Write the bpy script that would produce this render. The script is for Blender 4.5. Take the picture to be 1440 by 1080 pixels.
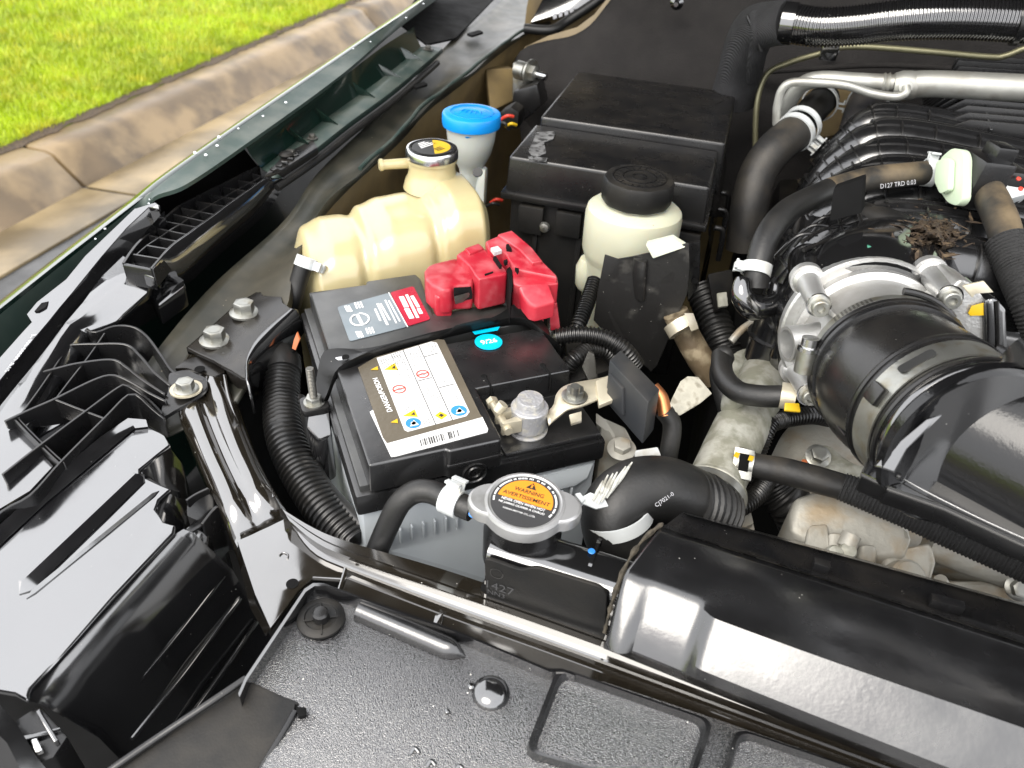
import bpy, bmesh, math, random
from mathutils import Vector, Matrix, Quaternion
random.seed(7)
for o in list(bpy.data.objects): bpy.data.objects.remove(o)
scene = bpy.context.scene
COL = scene.collection
V = Vector
# ------------------------------------------------------------------ camera
FPX = 1080.0
def _unit(v): return V(v).normalized()
AY = _unit((1115-720, -262-540, FPX))              # car's length axis seen in the lens
AX = -_unit((-4570-720, -613-540, FPX))            # car's width axis
AX = (AX - AY*AX.dot(AY)).normalized()
AZ = AX.cross(AY)
CAM = V((0, 0, 1.40))
RW = Matrix((AX, AY, AZ))                           # lens axes -> world
camd = bpy.data.cameras.new('camera'); cam = bpy.data.objects.new('camera', camd); COL.objects.link(cam)
camd.sensor_width = 36; camd.lens = 36*FPX/1440; camd.clip_start = .01; camd.clip_end = 500
rot = Matrix.Identity(3)
cx, cy, cz = RW @ V((1,0,0)), RW @ V((0,-1,0)), RW @ V((0,0,-1))
for i in range(3): rot[i][0], rot[i][1], rot[i][2] = cx[i], cy[i], cz[i]
cam.matrix_world = Matrix.Translation(CAM) @ rot.to_4x4()
camd.dof.use_dof = True; camd.dof.focus_distance = .60; camd.dof.aperture_fstop = 10.0
scene.camera = cam
# ------------------------------------------------------------------ sky, sun, exposure
SUN_EL, SUN_AZ = 52, 200        # degrees; azimuth measured from +Y clockwise
w = bpy.data.worlds.new('World'); scene.world = w; w.use_nodes = True
nt = w.node_tree; N = nt.nodes; Lk = nt.links
for n in list(N): N.remove(n)
sky = N.new('ShaderNodeTexSky'); sky.sky_type = 'NISHITA'; sky.sun_disc = False
sky.sun_elevation = math.radians(SUN_EL); sky.sun_rotation = math.radians(SUN_AZ)
sky.air_density = 1.0; sky.dust_density = 4.0; sky.ozone_density = 1.0
tc = N.new('ShaderNodeTexCoord'); nz = N.new('ShaderNodeTexNoise')
nz.inputs['Scale'].default_value = 2.2; nz.inputs['Detail'].default_value = 6
cr = N.new('ShaderNodeValToRGB')
cr.color_ramp.elements[0].position = .25; cr.color_ramp.elements[0].color = (.72,.72,.72,1)
cr.color_ramp.elements[1].position = .75; cr.color_ramp.elements[1].color = (1,1,1,1)
cl = N.new('ShaderNodeMix'); cl.data_type = 'RGBA'; cl.inputs[6].default_value = (7.4,7.5,7.9,1); cl.inputs[7].default_value = (10.2,10.2,10.3,1)
mx = N.new('ShaderNodeMix'); mx.data_type = 'RGBA'; mx.inputs[0].default_value = .86
bg = N.new('ShaderNodeBackground'); bg.inputs['Strength'].default_value = .11
out = N.new('ShaderNodeOutputWorld')
Lk.new(tc.outputs['Generated'], nz.inputs['Vector']); Lk.new(nz.outputs['Fac'], cr.inputs['Fac'])
Lk.new(cr.outputs['Color'], cl.inputs[0]); Lk.new(sky.outputs['Color'], mx.inputs[6]); Lk.new(cl.outputs[2], mx.inputs[7])
Lk.new(mx.outputs[2], bg.inputs['Color']); Lk.new(bg.outputs['Background'], out.inputs['Surface'])
sl = bpy.data.lights.new('sun', 'SUN'); sl.energy = 1.2; sl.angle = math.radians(38); sl.color = (1,.95,.87)
so = bpy.data.objects.new('sun', sl); COL.objects.link(so)
az, el = math.radians(SUN_AZ), math.radians(SUN_EL)
sd = V((math.sin(az)*math.cos(el), math.cos(az)*math.cos(el), math.sin(el)))
so.rotation_euler = sd.to_track_quat('Z', 'Y').to_euler(); so.location = (0,0,5)
vs = scene.view_settings; scene.display_settings.display_device = 'sRGB'
vs.view_transform = 'Standard'; vs.look = 'None'; vs.gamma = 1; vs.use_curve_mapping = False; vs.exposure = 1.45
# ------------------------------------------------------------------ measuring: picture point + height -> place
def W(px, py, z):
    d = RW @ V(((px-720)/FPX, (py-540)/FPX, 1)); return CAM + d*((z-CAM.z)/d.z)
def WL(pts): return [W(*p) for p in pts]
# ------------------------------------------------------------------ materials
def M(name, col, rough=.5, metal=0., spec=.5, ior=1.5, dust=0., dustcol=(.32,.27,.2), bump=0., bscale=300., var=.12, vscale=14.,
      speck=0., speckscale=500., speckcol=(.5,.48,.44), coat=0., rvar=.12, col2=None, c2scale=8., c2lo=.5, c2hi=.65, sss=0., sssr=(.01,.006,.003), trans=0., alpha=1., wave=None, vor=None):
    m = bpy.data.materials.new(name); m.use_nodes = True
    nt = m.node_tree; N = nt.nodes; L = nt.links; b = N['Principled BSDF']
    tc = N.new('ShaderNodeTexCoord'); co = tc.outputs['Object']
    def noise(s, d=4):
        n = N.new('ShaderNodeTexNoise'); n.inputs['Scale'].default_value = s; n.inputs['Detail'].default_value = d; L.new(co, n.inputs['Vector']); return n.outputs['Fac']
    def ramp(f, a, bb, ca=(0,0,0,1), cb=(1,1,1,1)):
        r = N.new('ShaderNodeValToRGB'); r.color_ramp.elements[0].position = a; r.color_ramp.elements[1].position = bb
        r.color_ramp.elements[0].color = ca; r.color_ramp.elements[1].color = cb; L.new(f, r.inputs['Fac']); return r.outputs['Color']
    def mix(f, a, bb):
        x = N.new('ShaderNodeMix'); x.data_type = 'RGBA'
        for s, v in ((x.inputs[0], f), (x.inputs[6], a), (x.inputs[7], bb)):
            if hasattr(v, 'links'): L.new(v, s)
            elif isinstance(v, (int, float)): s.default_value = v
            else: s.default_value = (*v[:3], 1)
        return x.outputs[2]
    def math_(op, a, bb):
        x = N.new('ShaderNodeMath'); x.operation = op; x.use_clamp = True
        for s, v in ((x.inputs[0], a), (x.inputs[1], bb)):
            if hasattr(v, 'links'): L.new(v, s)
            else: s.default_value = v
        return x.outputs[0]
    n1 = noise(vscale, 6)
    lo = [c*(1-var) for c in col]; hi = [min(1, c*(1+var)) for c in col]
    c = mix(ramp(n1, .35, .65), lo, hi)
    if col2: c = mix(ramp(noise(c2scale, 8), c2lo, c2hi), c, col2)
    rr = N.new('ShaderNodeMapRange'); L.new(noise(vscale*3, 5), rr.inputs['Value'])
    rr.inputs['From Min'].default_value = .3; rr.inputs['From Max'].default_value = .7
    rr.inputs['To Min'].default_value = max(.02, rough*(1-rvar)); rr.inputs['To Max'].default_value = min(1, rough*(1+rvar))
    ro = rr.outputs['Result']
    if speck > 0:
        vo = N.new('ShaderNodeTexVoronoi'); vo.inputs['Scale'].default_value = speckscale; L.new(co, vo.inputs['Vector'])
        s = math_('LESS_THAN', vo.outputs['Distance'], .13)
        s2 = math_('LESS_THAN', noise(speckscale*.33, 1), .25+speck*.1)
        sp = math_('MULTIPLY', s, s2)
        c = mix(sp, c, speckcol); ro = math_('MAXIMUM', ro, math_('MULTIPLY', sp, .7))
    if dust > 0:
        g = N.new('ShaderNodeNewGeometry'); sx = N.new('ShaderNodeSeparateXYZ'); L.new(g.outputs['Normal'], sx.inputs[0])
        up = N.new('ShaderNodeMapRange'); L.new(sx.outputs['Z'], up.inputs['Value']); up.inputs['From Min'].default_value = -.3
        dn = ramp(noise(38, 9), .38, .72)
        d = math_('MULTIPLY', math_('MULTIPLY', up.outputs['Result'], dn), dust)
        c = mix(d, c, dustcol); ro = math_('MAXIMUM', ro, math_('MULTIPLY', d, .95))
    L.new(c, b.inputs['Base Color']); L.new(ro, b.inputs['Roughness'])
    b.inputs['Metallic'].default_value = metal; b.inputs['Specular IOR Level'].default_value = spec; b.inputs['IOR'].default_value = ior
    b.inputs['Coat Weight'].default_value = coat; b.inputs['Coat Roughness'].default_value = .06
    if sss: b.inputs['Subsurface Weight'].default_value = sss; b.inputs['Subsurface Radius'].default_value = (1,.6,.3); b.inputs['Subsurface Scale'].default_value = .012
    if trans: b.inputs['Transmission Weight'].default_value = trans
    if bump:
        bp = N.new('ShaderNodeBump'); bp.inputs['Strength'].default_value = bump; bp.inputs['Distance'].default_value = .002
        L.new(noise(bscale, 3), bp.inputs['Height']); L.new(bp.outputs['Normal'], b.inputs['Normal'])
    if vor:
        sc, st = vor
        vv = N.new('ShaderNodeTexVoronoi'); vv.feature = 'SMOOTH_F1'; vv.inputs['Scale'].default_value = sc; vv.inputs['Smoothness'].default_value = .6; L.new(co, vv.inputs['Vector'])
        bp = N.new('ShaderNodeBump'); bp.inputs['Strength'].default_value = st; bp.inputs['Distance'].default_value = .001; bp.invert = True
        L.new(vv.outputs['Distance'], bp.inputs['Height']); L.new(bp.outputs['Normal'], b.inputs['Normal'])
    if wave:
        sc, st = wave
        wv = N.new('ShaderNodeTexWave'); wv.bands_direction = 'DIAGONAL'; wv.inputs['Scale'].default_value = sc; wv.inputs['Distortion'].default_value = 1.5; L.new(co, wv.inputs['Vector'])
        bp = N.new('ShaderNodeBump'); bp.inputs['Strength'].default_value = st; bp.inputs['Distance'].default_value = .001
        L.new(wv.outputs['Fac'], bp.inputs['Height']); L.new(bp.outputs['Normal'], b.inputs['Normal'])
    return m
BK = (.012,.012,.013)
m_gloss  = M('gloss_black_plastic', (.007,.007,.0075), .11, spec=.9, ior=1.95, speck=.3, speckscale=420, speckcol=(.3,.29,.26), bump=.015, bscale=60, rvar=.3)
m_hl     = M('headlamp_plastic', (.008,.008,.009), .13, spec=1., ior=2.15, speck=.3, speckscale=380, speckcol=(.05,.05,.05), bump=.03, bscale=11, rvar=.4)
m_satin  = M('satin_black_plastic', (.007,.007,.0075), .28, spec=.5, ior=1.55, speck=.3, speckcol=(.25,.24,.22), dust=.03, bump=.04, bscale=500)
m_matte  = M('matte_black_plastic', (.0075,.0075,.0075), .5, spec=.3, dust=.06, bump=.1, bscale=700, speck=.3, speckcol=(.2,.19,.17))
m_grain  = M('grained_black_plastic', (.007,.007,.0075), .15, spec=1., ior=1.85, vor=(1700,.5), speck=.5, speckscale=260, rvar=.3)
m_emb    = M('embossed_black', (.05,.05,.052), .5)
m_bar    = M('hold_down_black', (.008,.008,.008), .32, spec=.35, speck=.3)
m_sens   = M('sensor_block_plastic', (.02,.022,.025), .42, speck=.3, dust=.1)
m_tag    = M('soiled_paper_tag', (.42,.4,.33), .7, var=.2, vscale=60, col2=(.25,.23,.18), c2scale=120, bump=.2, bscale=200)
m_rust   = M('rusty_fitting', (.13,.095,.055), .7, metal=.2, bump=.4, bscale=150, col2=(.28,.23,.15), c2scale=60, var=.3)
m_dustyh = M('clay_dusted_hose', (.02,.018,.015), .65, dust=1.0, dustcol=(.17,.125,.07), bump=.15, bscale=250)
m_foam   = M('foam_scrap', (.05,.042,.03), .9, var=.5, vscale=200, bump=.5, bscale=300)
m_semi   = M('semi_gloss_black_plastic', (.007,.007,.0075), .23, spec=.8, ior=1.7, speck=.35, speckscale=360, speckcol=(.3,.29,.26), bump=.04, bscale=300, rvar=.3)
m_dome   = M('dome_black_plastic', (.005,.005,.0055), .17, spec=.5, ior=1.5, speck=.35, speckscale=360, speckcol=(.3,.29,.26), bump=.06, bscale=500, rvar=.25)
m_deep   = M('gap_shade_black', (.006,.006,.006), .8, spec=.1)  # near-black that carries the shade of gaps, holes and depths
m_rubber = M('black_rubber', (.008,.008,.008), .46, dust=.14, dustcol=(.08,.07,.055), bump=.1, bscale=400, speck=.3, speckcol=(.12,.11,.09))
m_drub   = M('dusty_rubber', (.013,.0125,.012), .55, dust=.5, dustcol=(.085,.068,.045), bump=.12, bscale=300)
m_cond   = M('conduit_black', (.006,.006,.006), .34, spec=.6, dust=.04)
m_braid  = M('braided_sleeve', (.02,.02,.02), .7, bump=.9, bscale=900, speck=.8, speckscale=900, speckcol=(.16,.16,.16))
m_pblack = M('gloss_black_paint', (.014,.0115,.008), .1, spec=1., ior=2.0, coat=.5, speck=.35, speckscale=300, bump=.02, bscale=24, rvar=.4)
m_brkt   = M('bracket_black_paint', (.009,.008,.007), .26, spec=.5, ior=1.5, dust=.1, dustcol=(.15,.13,.1), speck=.5, speckscale=350, speckcol=(.35,.33,.3), bump=.04, bscale=60)
m_green  = M('dark_green_paint', (.004,.013,.0095), .18, metal=.1, spec=.6, coat=.5, speck=.25, speckcol=(.15,.2,.18))
m_green2 = M('sky_sheen_green_paint', (.03,.05,.043), .42, metal=.2, dust=.35, dustcol=(.2,.2,.17), speck=.4)  # green lightened to carry the sky sheen of the upward-facing fender edges
m_inner  = M('inner_fender_paint', (.022,.023,.018), .42, spec=.5, dust=.28, dustcol=(.12,.105,.075), speck=.5, speckscale=260, speckcol=(.35,.31,.24), bump=.28, bscale=22, col2=(.045,.041,.03), c2scale=9)
m_tan    = M('tan_primer_paint', (.2,.145,.066), .4, spec=.5, dust=.3, dustcol=(.12,.09,.05), col2=(.13,.095,.05), c2scale=14)
m_alu    = M('cast_aluminium', (.55,.55,.54), .45, metal=.85, bump=.16, bscale=600, var=.1, dust=.12, col2=(.42,.41,.39), c2scale=20)
m_dalu   = M('weathered_aluminium', (.24,.24,.19), .6, metal=.35, bump=.35, bscale=160, dust=.25, dustcol=(.28,.23,.15), col2=(.44,.44,.39), c2scale=75, c2lo=.42, c2hi=.62)
m_dirtal = M('dirty_casting', (.38,.37,.33), .55, metal=.3, bump=.35, bscale=150, dust=.22, dustcol=(.4,.31,.2), col2=(.3,.24,.16), c2scale=38, c2lo=.5, c2hi=.7)
m_pipe   = M('dull_pipe_aluminium', (.42,.42,.39), .48, metal=.7, bump=.08, bscale=160, dust=.25, dustcol=(.3,.28,.22), col2=(.3,.29,.26), c2scale=30)
m_zinc   = M('zinc_plate', (.4,.4,.37), .42, metal=.95, bump=.1, bscale=400, col2=(.3,.27,.2), c2scale=90, c2lo=.5, c2hi=.75)
m_steel  = M('bright_steel', (.62,.62,.62), .2, metal=1, var=.06)
m_cap    = M('brushed_cap_metal', (.42,.42,.42), .42, metal=.65, bump=.05, bscale=900, col2=(.34,.34,.33), c2scale=60)
m_rod    = M('dark_steel_rod', (.16,.155,.14), .42, metal=.9, bump=.2, bscale=700)
m_lead   = M('lead', (.42,.42,.43), .5, metal=.55, bump=.4, bscale=420, col2=(.55,.53,.47), c2scale=140)
m_corr   = M('tin_plate_corroded', (.55,.5,.38), .45, metal=.55, bump=.1, bscale=260, col2=(.62,.58,.48), c2scale=40)
m_cream  = M('cream_reservoir_plastic', (.46,.395,.22), .22, spec=.8, sss=.15, var=.08, vscale=5, col2=(.37,.275,.115), c2scale=6, c2lo=.5, c2hi=.75, bump=.03, bscale=30)
m_white  = M('white_translucent_plastic', (.5,.5,.38), .33, sss=.4, var=.05, vscale=9, speck=.15, speckcol=(.3,.26,.2), speckscale=200, bump=.03, bscale=60)
m_wash   = M('washer_neck_plastic', (.5,.52,.48), .4, sss=.4, var=.06, dust=.1)
m_blue   = M('blue_plastic', (.006,.24,.66), .3, spec=.5, var=.1, bump=.04, bscale=200)
m_red    = M('red_plastic', (.36,.012,.026), .42, spec=.5, var=.2, dust=.34, dustcol=(.56,.26,.27), bump=.1, bscale=160, col2=(.45,.07,.085), c2scale=70, c2lo=.5, c2hi=.75)
m_grey   = M('grey_battery_case', (.4,.43,.45), .42, spec=.5, var=.05, bump=.05, bscale=300)
m_lid    = M('battery_lid_plastic', (.009,.009,.0095), .28, spec=.8, ior=1.6, dust=.07, dustcol=(.15,.14,.13), speck=.4, speckscale=260, speckcol=(.3,.29,.27), bump=.05, bscale=120)
m_lid2   = M('dusty_lid_plastic', (.014,.0145,.014), .4, spec=.8, ior=1.6, dust=.3, dustcol=(.11,.11,.10), speck=.5, speckcol=(.25,.24,.22), bump=.05, bscale=120)
m_paper  = M('white_label', (.62,.62,.61), .4, var=.03)
m_brown  = M('brown_label', (.1,.085,.062), .36, var=.2, bump=.1, bscale=300)
m_yel    = M('yellow_print', (.56,.36,.012), .4)
m_orange = M('orange_print', (.66,.235,.02), .42, var=.04)
m_capblk = M('cap_label_black', (.035,.035,.036), .5, bump=.05, bscale=900)
m_pblue  = M('blue_print', (.03,.2,.6), .4)
m_cyan   = M('cyan_sticker', (.0,.42,.62), .35, var=.05)
m_pgrey  = M('grey_print', (.42,.42,.44), .5)
m_pink   = M('red_print', (.6,.05,.03), .45)
m_ink    = M('black_print', (.02,.02,.02), .5)
m_slate  = M('slate_label', (.14,.17,.19), .34, var=.18, dust=.25, dustcol=(.3,.31,.32))
m_dkred  = M('crimson_label', (.34,.01,.03), .28, var=.15)
m_wprint = M('white_print', (.75,.75,.74), .5)
m_gprint = M('faint_grey_print', (.24,.24,.24), .5)
m_paint  = M('white_paint_mark', (.46,.46,.42), .7, bump=.3, bscale=300, col2=(.25,.24,.2), c2scale=90)
m_clampw = M('white_plastic_clamp', (.5,.52,.52), .4, var=.08, col2=(.4,.38,.33), c2scale=70, c2lo=.55, c2hi=.75)
m_copper = M('copper', (.62,.24,.1), .4, metal=.9)
m_felt   = M('firewall_felt', (.024,.0225,.022), .95, spec=.1, bump=.5, bscale=420, dust=.3, dustcol=(.05,.047,.043), var=.2, vscale=5)
m_cloth  = M('woven_sleeve', (.022,.022,.024), .85, wave=(330,.8), var=.25, vscale=30)
m_thin   = M('olive_tube', (.22,.21,.13), .4, metal=.6)
m_pgreen = M('pale_green_plastic', (.5,.6,.44), .45, var=.06)
m_leaf   = M('dead_leaf_litter', (.035,.022,.012), .8, var=.6, vscale=120, bump=.3, bscale=200, col2=(.1,.068,.036), c2scale=200)
m_greenp = M('green_gasket', (.02,.16,.1), .4)
m_orangp = M('rust_primer', (.42,.11,.03), .6)
m_amber  = M('amber_reflex', (.5,.06,.04), .4)
m_conc   = M('wet_concrete', (.09,.06,.029), .42, var=.35, vscale=3, bump=.35, bscale=70, col2=(.2,.14,.07), c2scale=4, c2lo=.45, c2hi=.62, speck=.5, speckscale=120, speckcol=(.04,.03,.02))
m_gutter = M('wet_gutter', (.09,.066,.032), .36, var=.35, vscale=2, bump=.2, bscale=60, col2=(.24,.18,.095), c2scale=2.2, c2lo=.42, c2hi=.6, speck=.4, speckscale=90, speckcol=(.04,.03,.02))
m_asph   = M('asphalt', (.058,.058,.058), .6, var=.25, vscale=8, bump=.6, bscale=120, speck=.6, speckscale=160, speckcol=(.12,.12,.12))
m_soil   = M('lawn_soil', (.18,.24,.006), .9, var=.4, vscale=20, col2=(.2,.22,.01), c2scale=3)
m_grass  = M('grass_blades', (.29,.38,.004), .45, var=.35, vscale=3, col2=(.45,.43,.02), c2scale=9, c2lo=.48, c2hi=.68)
m_drop   = M('water', (.9,.92,.92), .03, trans=1., ior=1.33, rvar=0, var=0)
# ------------------------------------------------------------------ objects
def wloc(o):
    p = V((0,0,0))
    while o is not None: p = p + o.location; o = o.parent
    return p
def tag(o, label=None, cat=None, group=None, kind=None):
    if label: o['label'] = label
    if cat: o['category'] = cat
    if group: o['group'] = group
    if kind: o['kind'] = kind
    return o
def thing(name, label, cat, loc, group=None):
    o = bpy.data.objects.new(name, None); COL.objects.link(o); o.location = loc; o.empty_display_size = .02
    return tag(o, label, cat, group)
def finish(bm, angle=35):
    me = bpy.data.meshes.new('m'); bmesh.ops.recalc_face_normals(bm, faces=bm.faces); bm.to_mesh(me); bm.free()
    me.shade_smooth(); me.set_sharp_from_angle(angle=math.radians(angle)); return me
def part(name, bm, mat, parent=None, label=None, angle=35, at=None):
    me = finish(bm, angle) if isinstance(bm, bmesh.types.BMesh) else bm
    me.name = name
    if parent is not None: off = wloc(parent)
    else:
        xs = [v.co for v in me.vertices]
        off = at if at is not None else V((sum(v.x for v in xs)/len(xs), sum(v.y for v in xs)/len(xs), min(v.z for v in xs)))
    me.transform(Matrix.Translation(-off)); me.materials.append(mat)
    o = bpy.data.objects.new(name, me); COL.objects.link(o)
    if parent is not None: o.parent = parent
    else: o.location = off
    if label: o['label'] = label
    return o
def solo(name, bm, mat, label, cat, group=None, angle=35): return tag(part(name, bm, mat, None, None, angle), label, cat, group)
def struct(name, bm, mat, angle=35): return tag(part(name, bm, mat, None, None, angle), kind='structure')
def new(): return bmesh.new()
def mods(o, solid=0, sub=0, bev=0, off=-1):
    if solid: s = o.modifiers.new('solid', 'SOLIDIFY'); s.thickness = solid; s.offset = off
    if bev: b = o.modifiers.new('bevel', 'BEVEL'); b.width = bev; b.segments = 2; b.limit_method = 'ANGLE'; b.angle_limit = math.radians(40)
    if sub: u = o.modifiers.new('sub', 'SUBSURF'); u.levels = sub; u.render_levels = sub
    return o
# ------------------------------------------------------------------ shapes
def catmull(pts, n=6, closed=False):
    pts = [V(p) for p in pts]; out = []; k = len(pts)
    if k < 3 and not closed:
        return [pts[0].lerp(pts[-1], i/n) for i in range(n+1)]
    rng = range(k) if closed else range(k-1)
    for i in rng:
        if closed: p0, p1, p2, p3 = (pts[(i+j-1) % k] for j in range(4))
        else: p0, p1, p2, p3 = pts[max(i-1,0)], pts[i], pts[i+1], pts[min(i+2,k-1)]
        for j in range(n):
            t = j/n; t2 = t*t; t3 = t2*t
            out.append(.5*((2*p1)+(-p0+p2)*t+(2*p0-5*p1+4*p2-p3)*t2+(-p0+3*p1-3*p2+p3)*t3))
    if not closed: out.append(pts[-1].copy())
    return out
def lerpl(vals, t):
    if len(vals) == 1: return vals[0]
    x = t*(len(vals)-1); i = min(int(x), len(vals)-2); return vals[i]+(vals[i+1]-vals[i])*(x-i)
def even(pts, step):
    out = [pts[0]]; acc = 0
    L = [0]
    for a, b in zip(pts, pts[1:]): L.append(L[-1]+(b-a).length)
    n = max(2, int(L[-1]/step)); j = 0; out = []
    for i in range(n+1):
        s = L[-1]*i/n
        while j < len(pts)-2 and L[j+1] < s: j += 1
        d = L[j+1]-L[j]; out.append(pts[j].lerp(pts[j+1], (s-L[j])/d if d > 1e-9 else 0))
    return out
def tube(pts, r, bm=None, seg=18, n=7, cap=True, smooth=True, ribs=None, hollow=0, sx=1.):
    bm = bm or new(); radii = r if isinstance(r, (list, tuple)) else [r]
    P = catmull(pts, n) if smooth and len(pts) > 2 else [V(p) for p in pts]
    if ribs: P = even(P, ribs[0]/4)
    elif not smooth and len(P) == 2: pass
    T = [(P[min(i+1,len(P)-1)]-P[max(i-1,0)]).normalized() for i in range(len(P))]
    u = T[0].orthogonal().normalized(); rings = []
    for i, p in enumerate(P):
        u = (u-T[i]*u.dot(T[i])).normalized(); v = T[i].cross(u); rr = lerpl(radii, i/(len(P)-1))
        if ribs: rr += ribs[1]*(1 if i % 4 in (0,1) else -1)
        rings.append([bm.verts.new(p+u*math.cos(a)*rr*sx+v*math.sin(a)*rr) for a in (2*math.pi*k/seg for k in range(seg))])
    for a, b in zip(rings, rings[1:]):
        for k in range(seg): bm.faces.new((a[k], a[(k+1) % seg], b[(k+1) % seg], b[k]))
    if cap: bm.faces.new(rings[0][::-1]); bm.faces.new(rings[-1])
    return bm
def frame(axis, xref=None):
    a = V(axis).normalized(); x = V(xref) if xref is not None else a.orthogonal(); x = (x-a*x.dot(a)).normalized(); return x, a.cross(x), a
def lathe(prof, c, axis=(0,0,1), seg=36, bm=None, xref=None, rf=None, cap=True):
    """prof: (radius, height) list; rf(angle) scales the radius."""
    bm = bm or new(); x, y, a = frame(axis, xref); c = V(c); rings = []
    for r, h in prof:
        rings.append([bm.verts.new(c+a*h+(x*math.cos(t)+y*math.sin(t))*r*(rf(t) if rf else 1)) for t in (2*math.pi*k/seg for k in range(seg))])
    for p, q in zip(rings, rings[1:]):
        for k in range(seg): bm.faces.new((p[k], p[(k+1) % seg], q[(k+1) % seg], q[k]))
    if cap: bm.faces.new(rings[0][::-1]); bm.faces.new(rings[-1])
    return bm
def bevel(bm, r, seg=2, ang=30):
    if r <= 0: return bm
    bm.normal_update()
    es = [e for e in bm.edges if len(e.link_faces) == 2 and e.calc_face_angle(0) > math.radians(ang)]
    bmesh.ops.bevel(bm, geom=es, offset=r, segments=seg, profile=.6, affect='EDGES', clamp_overlap=True); return bm
def join(a, b):
    me = bpy.data.meshes.new('t'); b.to_mesh(me); b.free(); a.from_mesh(me); bpy.data.meshes.remove(me); return a
def prism(pts, vec, bev=.001, seg=2, bm=None, pts2=None):
    """Slab: outline pts, swept by vec (or to the outline pts2)."""
    b = new(); vec = V(vec) if vec is not None else V()
    t = [b.verts.new(p) for p in pts]; q = [b.verts.new(p) for p in (pts2 or [V(p)+vec for p in pts])]
    n = len(pts); b.faces.new(t); b.faces.new(q[::-1])
    for i in range(n): b.faces.new((t[i], q[i], q[(i+1) % n], t[(i+1) % n]))
    bmesh.ops.recalc_face_normals(b, faces=b.faces); bevel(b, bev, seg)
    return join(bm, b) if bm else b
def rprism(pts, vec, rad=.004, bev=.001, bm=None, n=4):
    """Prism whose outline corners are rounded."""
    out = []; k = len(pts)
    for i in range(k):
        p, a, c = V(pts[i]), V(pts[i-1]), V(pts[(i+1) % k]); da, dc = a-p, c-p
        r = min(rad, da.length*.45, dc.length*.45); s, e = p+da.normalized()*r, p+dc.normalized()*r
        for j in range(n+1):
            t = j/n; out.append((1-t)**2*s+2*t*(1-t)*p+t*t*e)
    return prism(out, vec, bev, bm=bm)
class F:
    """A local frame: origin and three axes."""
    def __init__(s, o, x=(1,0,0), y=(0,1,0), z=None):
        s.o = V(o); s.x = V(x).normalized(); s.y = V(y); s.y = (s.y-s.x*s.y.dot(s.x)).normalized(); s.z = s.x.cross(s.y) if z is None else V(z)
    def __call__(s, a, b, c=0): return s.o+s.x*a+s.y*b+s.z*c
def box(f, lo, hi, bev=.0015, bm=None, seg=2, taper=0):
    (a,b,c), (d,e,g) = lo, hi; t = taper
    return prism([f(a,b,c), f(d,b,c), f(d,e,c), f(a,e,c)], None, bev, seg, bm, [f(a+t,b+t,g), f(d-t,b+t,g), f(d-t,e-t,g), f(a+t,e-t,g)])
def loft(rows, bm=None, close=False, capends=False):
    bm = bm or new(); R = [[bm.verts.new(p) for p in r] for r in rows]
    for a, b in zip(R, R[1:]):
        n = len(a)
        for k in range(n if close else n-1): bm.faces.new((a[k], a[(k+1) % n], b[(k+1) % n], b[k]))
    if capends: bm.faces.new(R[0][::-1]); bm.faces.new(R[-1])
    return bm
def hexbolt(name, c, n, r, h, mat, parent, flange=1.5, fh=.25, xref=None, label=None):
    bm = new(); lathe([(r*flange*.98,0),(r*flange,h*fh*.6),(r*1.1,h*fh)], c, n, 28, bm)
    x, y, a = frame(n, xref); c = V(c)
    pts = [c+a*h*fh*.9+(x*math.cos(t)+y*math.sin(t))*r for t in (math.pi/3*k for k in range(6))]
    prism(pts, a*h*(1-fh*.9), r*.1, 2, bm); lathe([(r*.62,0),(r*.5,-h*.12)], c+a*(h*1.001+h*.02), a, 20, bm)
    return part(name, bm, mat, parent, label)
def screw(name, c, n, r, h, mat, parent):
    """Round washer-faced Torx-like screw head."""
    bm = lathe([(r*1.25,0),(r*1.25,h*.2),(r,h*.25),(r,h*.9),(r*.88,h),(r*.5,h),(r*.42,h*.6),(.0001,h*.6)], c, n, 28); return part(name, bm, mat, parent)
def band(name, c, axis, r, wd, th, mat, parent, ears=None, earlen=.01, bm=None):
    """Hose clamp: a band with a pair of pinch ears pointing along `ears`."""
    prof = [(r,-wd/2),(r+th,-wd/2),(r+th,wd/2),(r,wd/2)]
    bm = lathe(prof+[prof[0]], c, axis, 36, cap=False)
    if ears is not None:
        x, y, a = frame(axis, ears)
        for s in (-1, 1):
            f = F(V(c)+x*(r+th*.4)+y*s*.0022, x, y*s); box(f, (0,0,-wd*.42), (earlen,.0014,wd*.42), .0003, bm)
            f2 = F(V(c)+x*(r+th*.4+earlen)+y*s*.0022, x, y*s); box(f2, (-.0012,0,-wd*.42), (0.0006,.005,wd*.42), .0003, bm)
    return part(name, bm, mat, parent)
_FONT = None
def text(s, o, xd, yd, width, mat, parent, name='lettering', depth=.0002, height=None, bold=0., shear=0.):
    """Raised flat lettering: starts at o, runs along xd for `width` metres, up is yd."""
    cu = bpy.data.curves.new('t', 'FONT'); cu.body = s; cu.size = 1; cu.extrude = 0; cu.offset = bold; cu.shear = shear; cu.resolution_u = 3
    ob = bpy.data.objects.new('t', cu); me = bpy.data.meshes.new_from_object(ob); bpy.data.objects.remove(ob); bpy.data.curves.remove(cu)
    xs = [v.co.x for v in me.vertices]; ys = [v.co.y for v in me.vertices]
    x0, x1, y0, y1 = min(xs), max(xs), min(ys), max(ys); k = width/(x1-x0); ky = height/(y1-y0) if height else k
    x = V(xd).normalized(); y = V(yd); y = (y-x*y.dot(x)).normalized(); nrm = x.cross(y)
    for v in me.vertices: v.co = V(o)+x*(v.co.x-x0)*k+y*(v.co.y-y0)*ky+nrm*depth
    return part(name, me, mat, parent)
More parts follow.
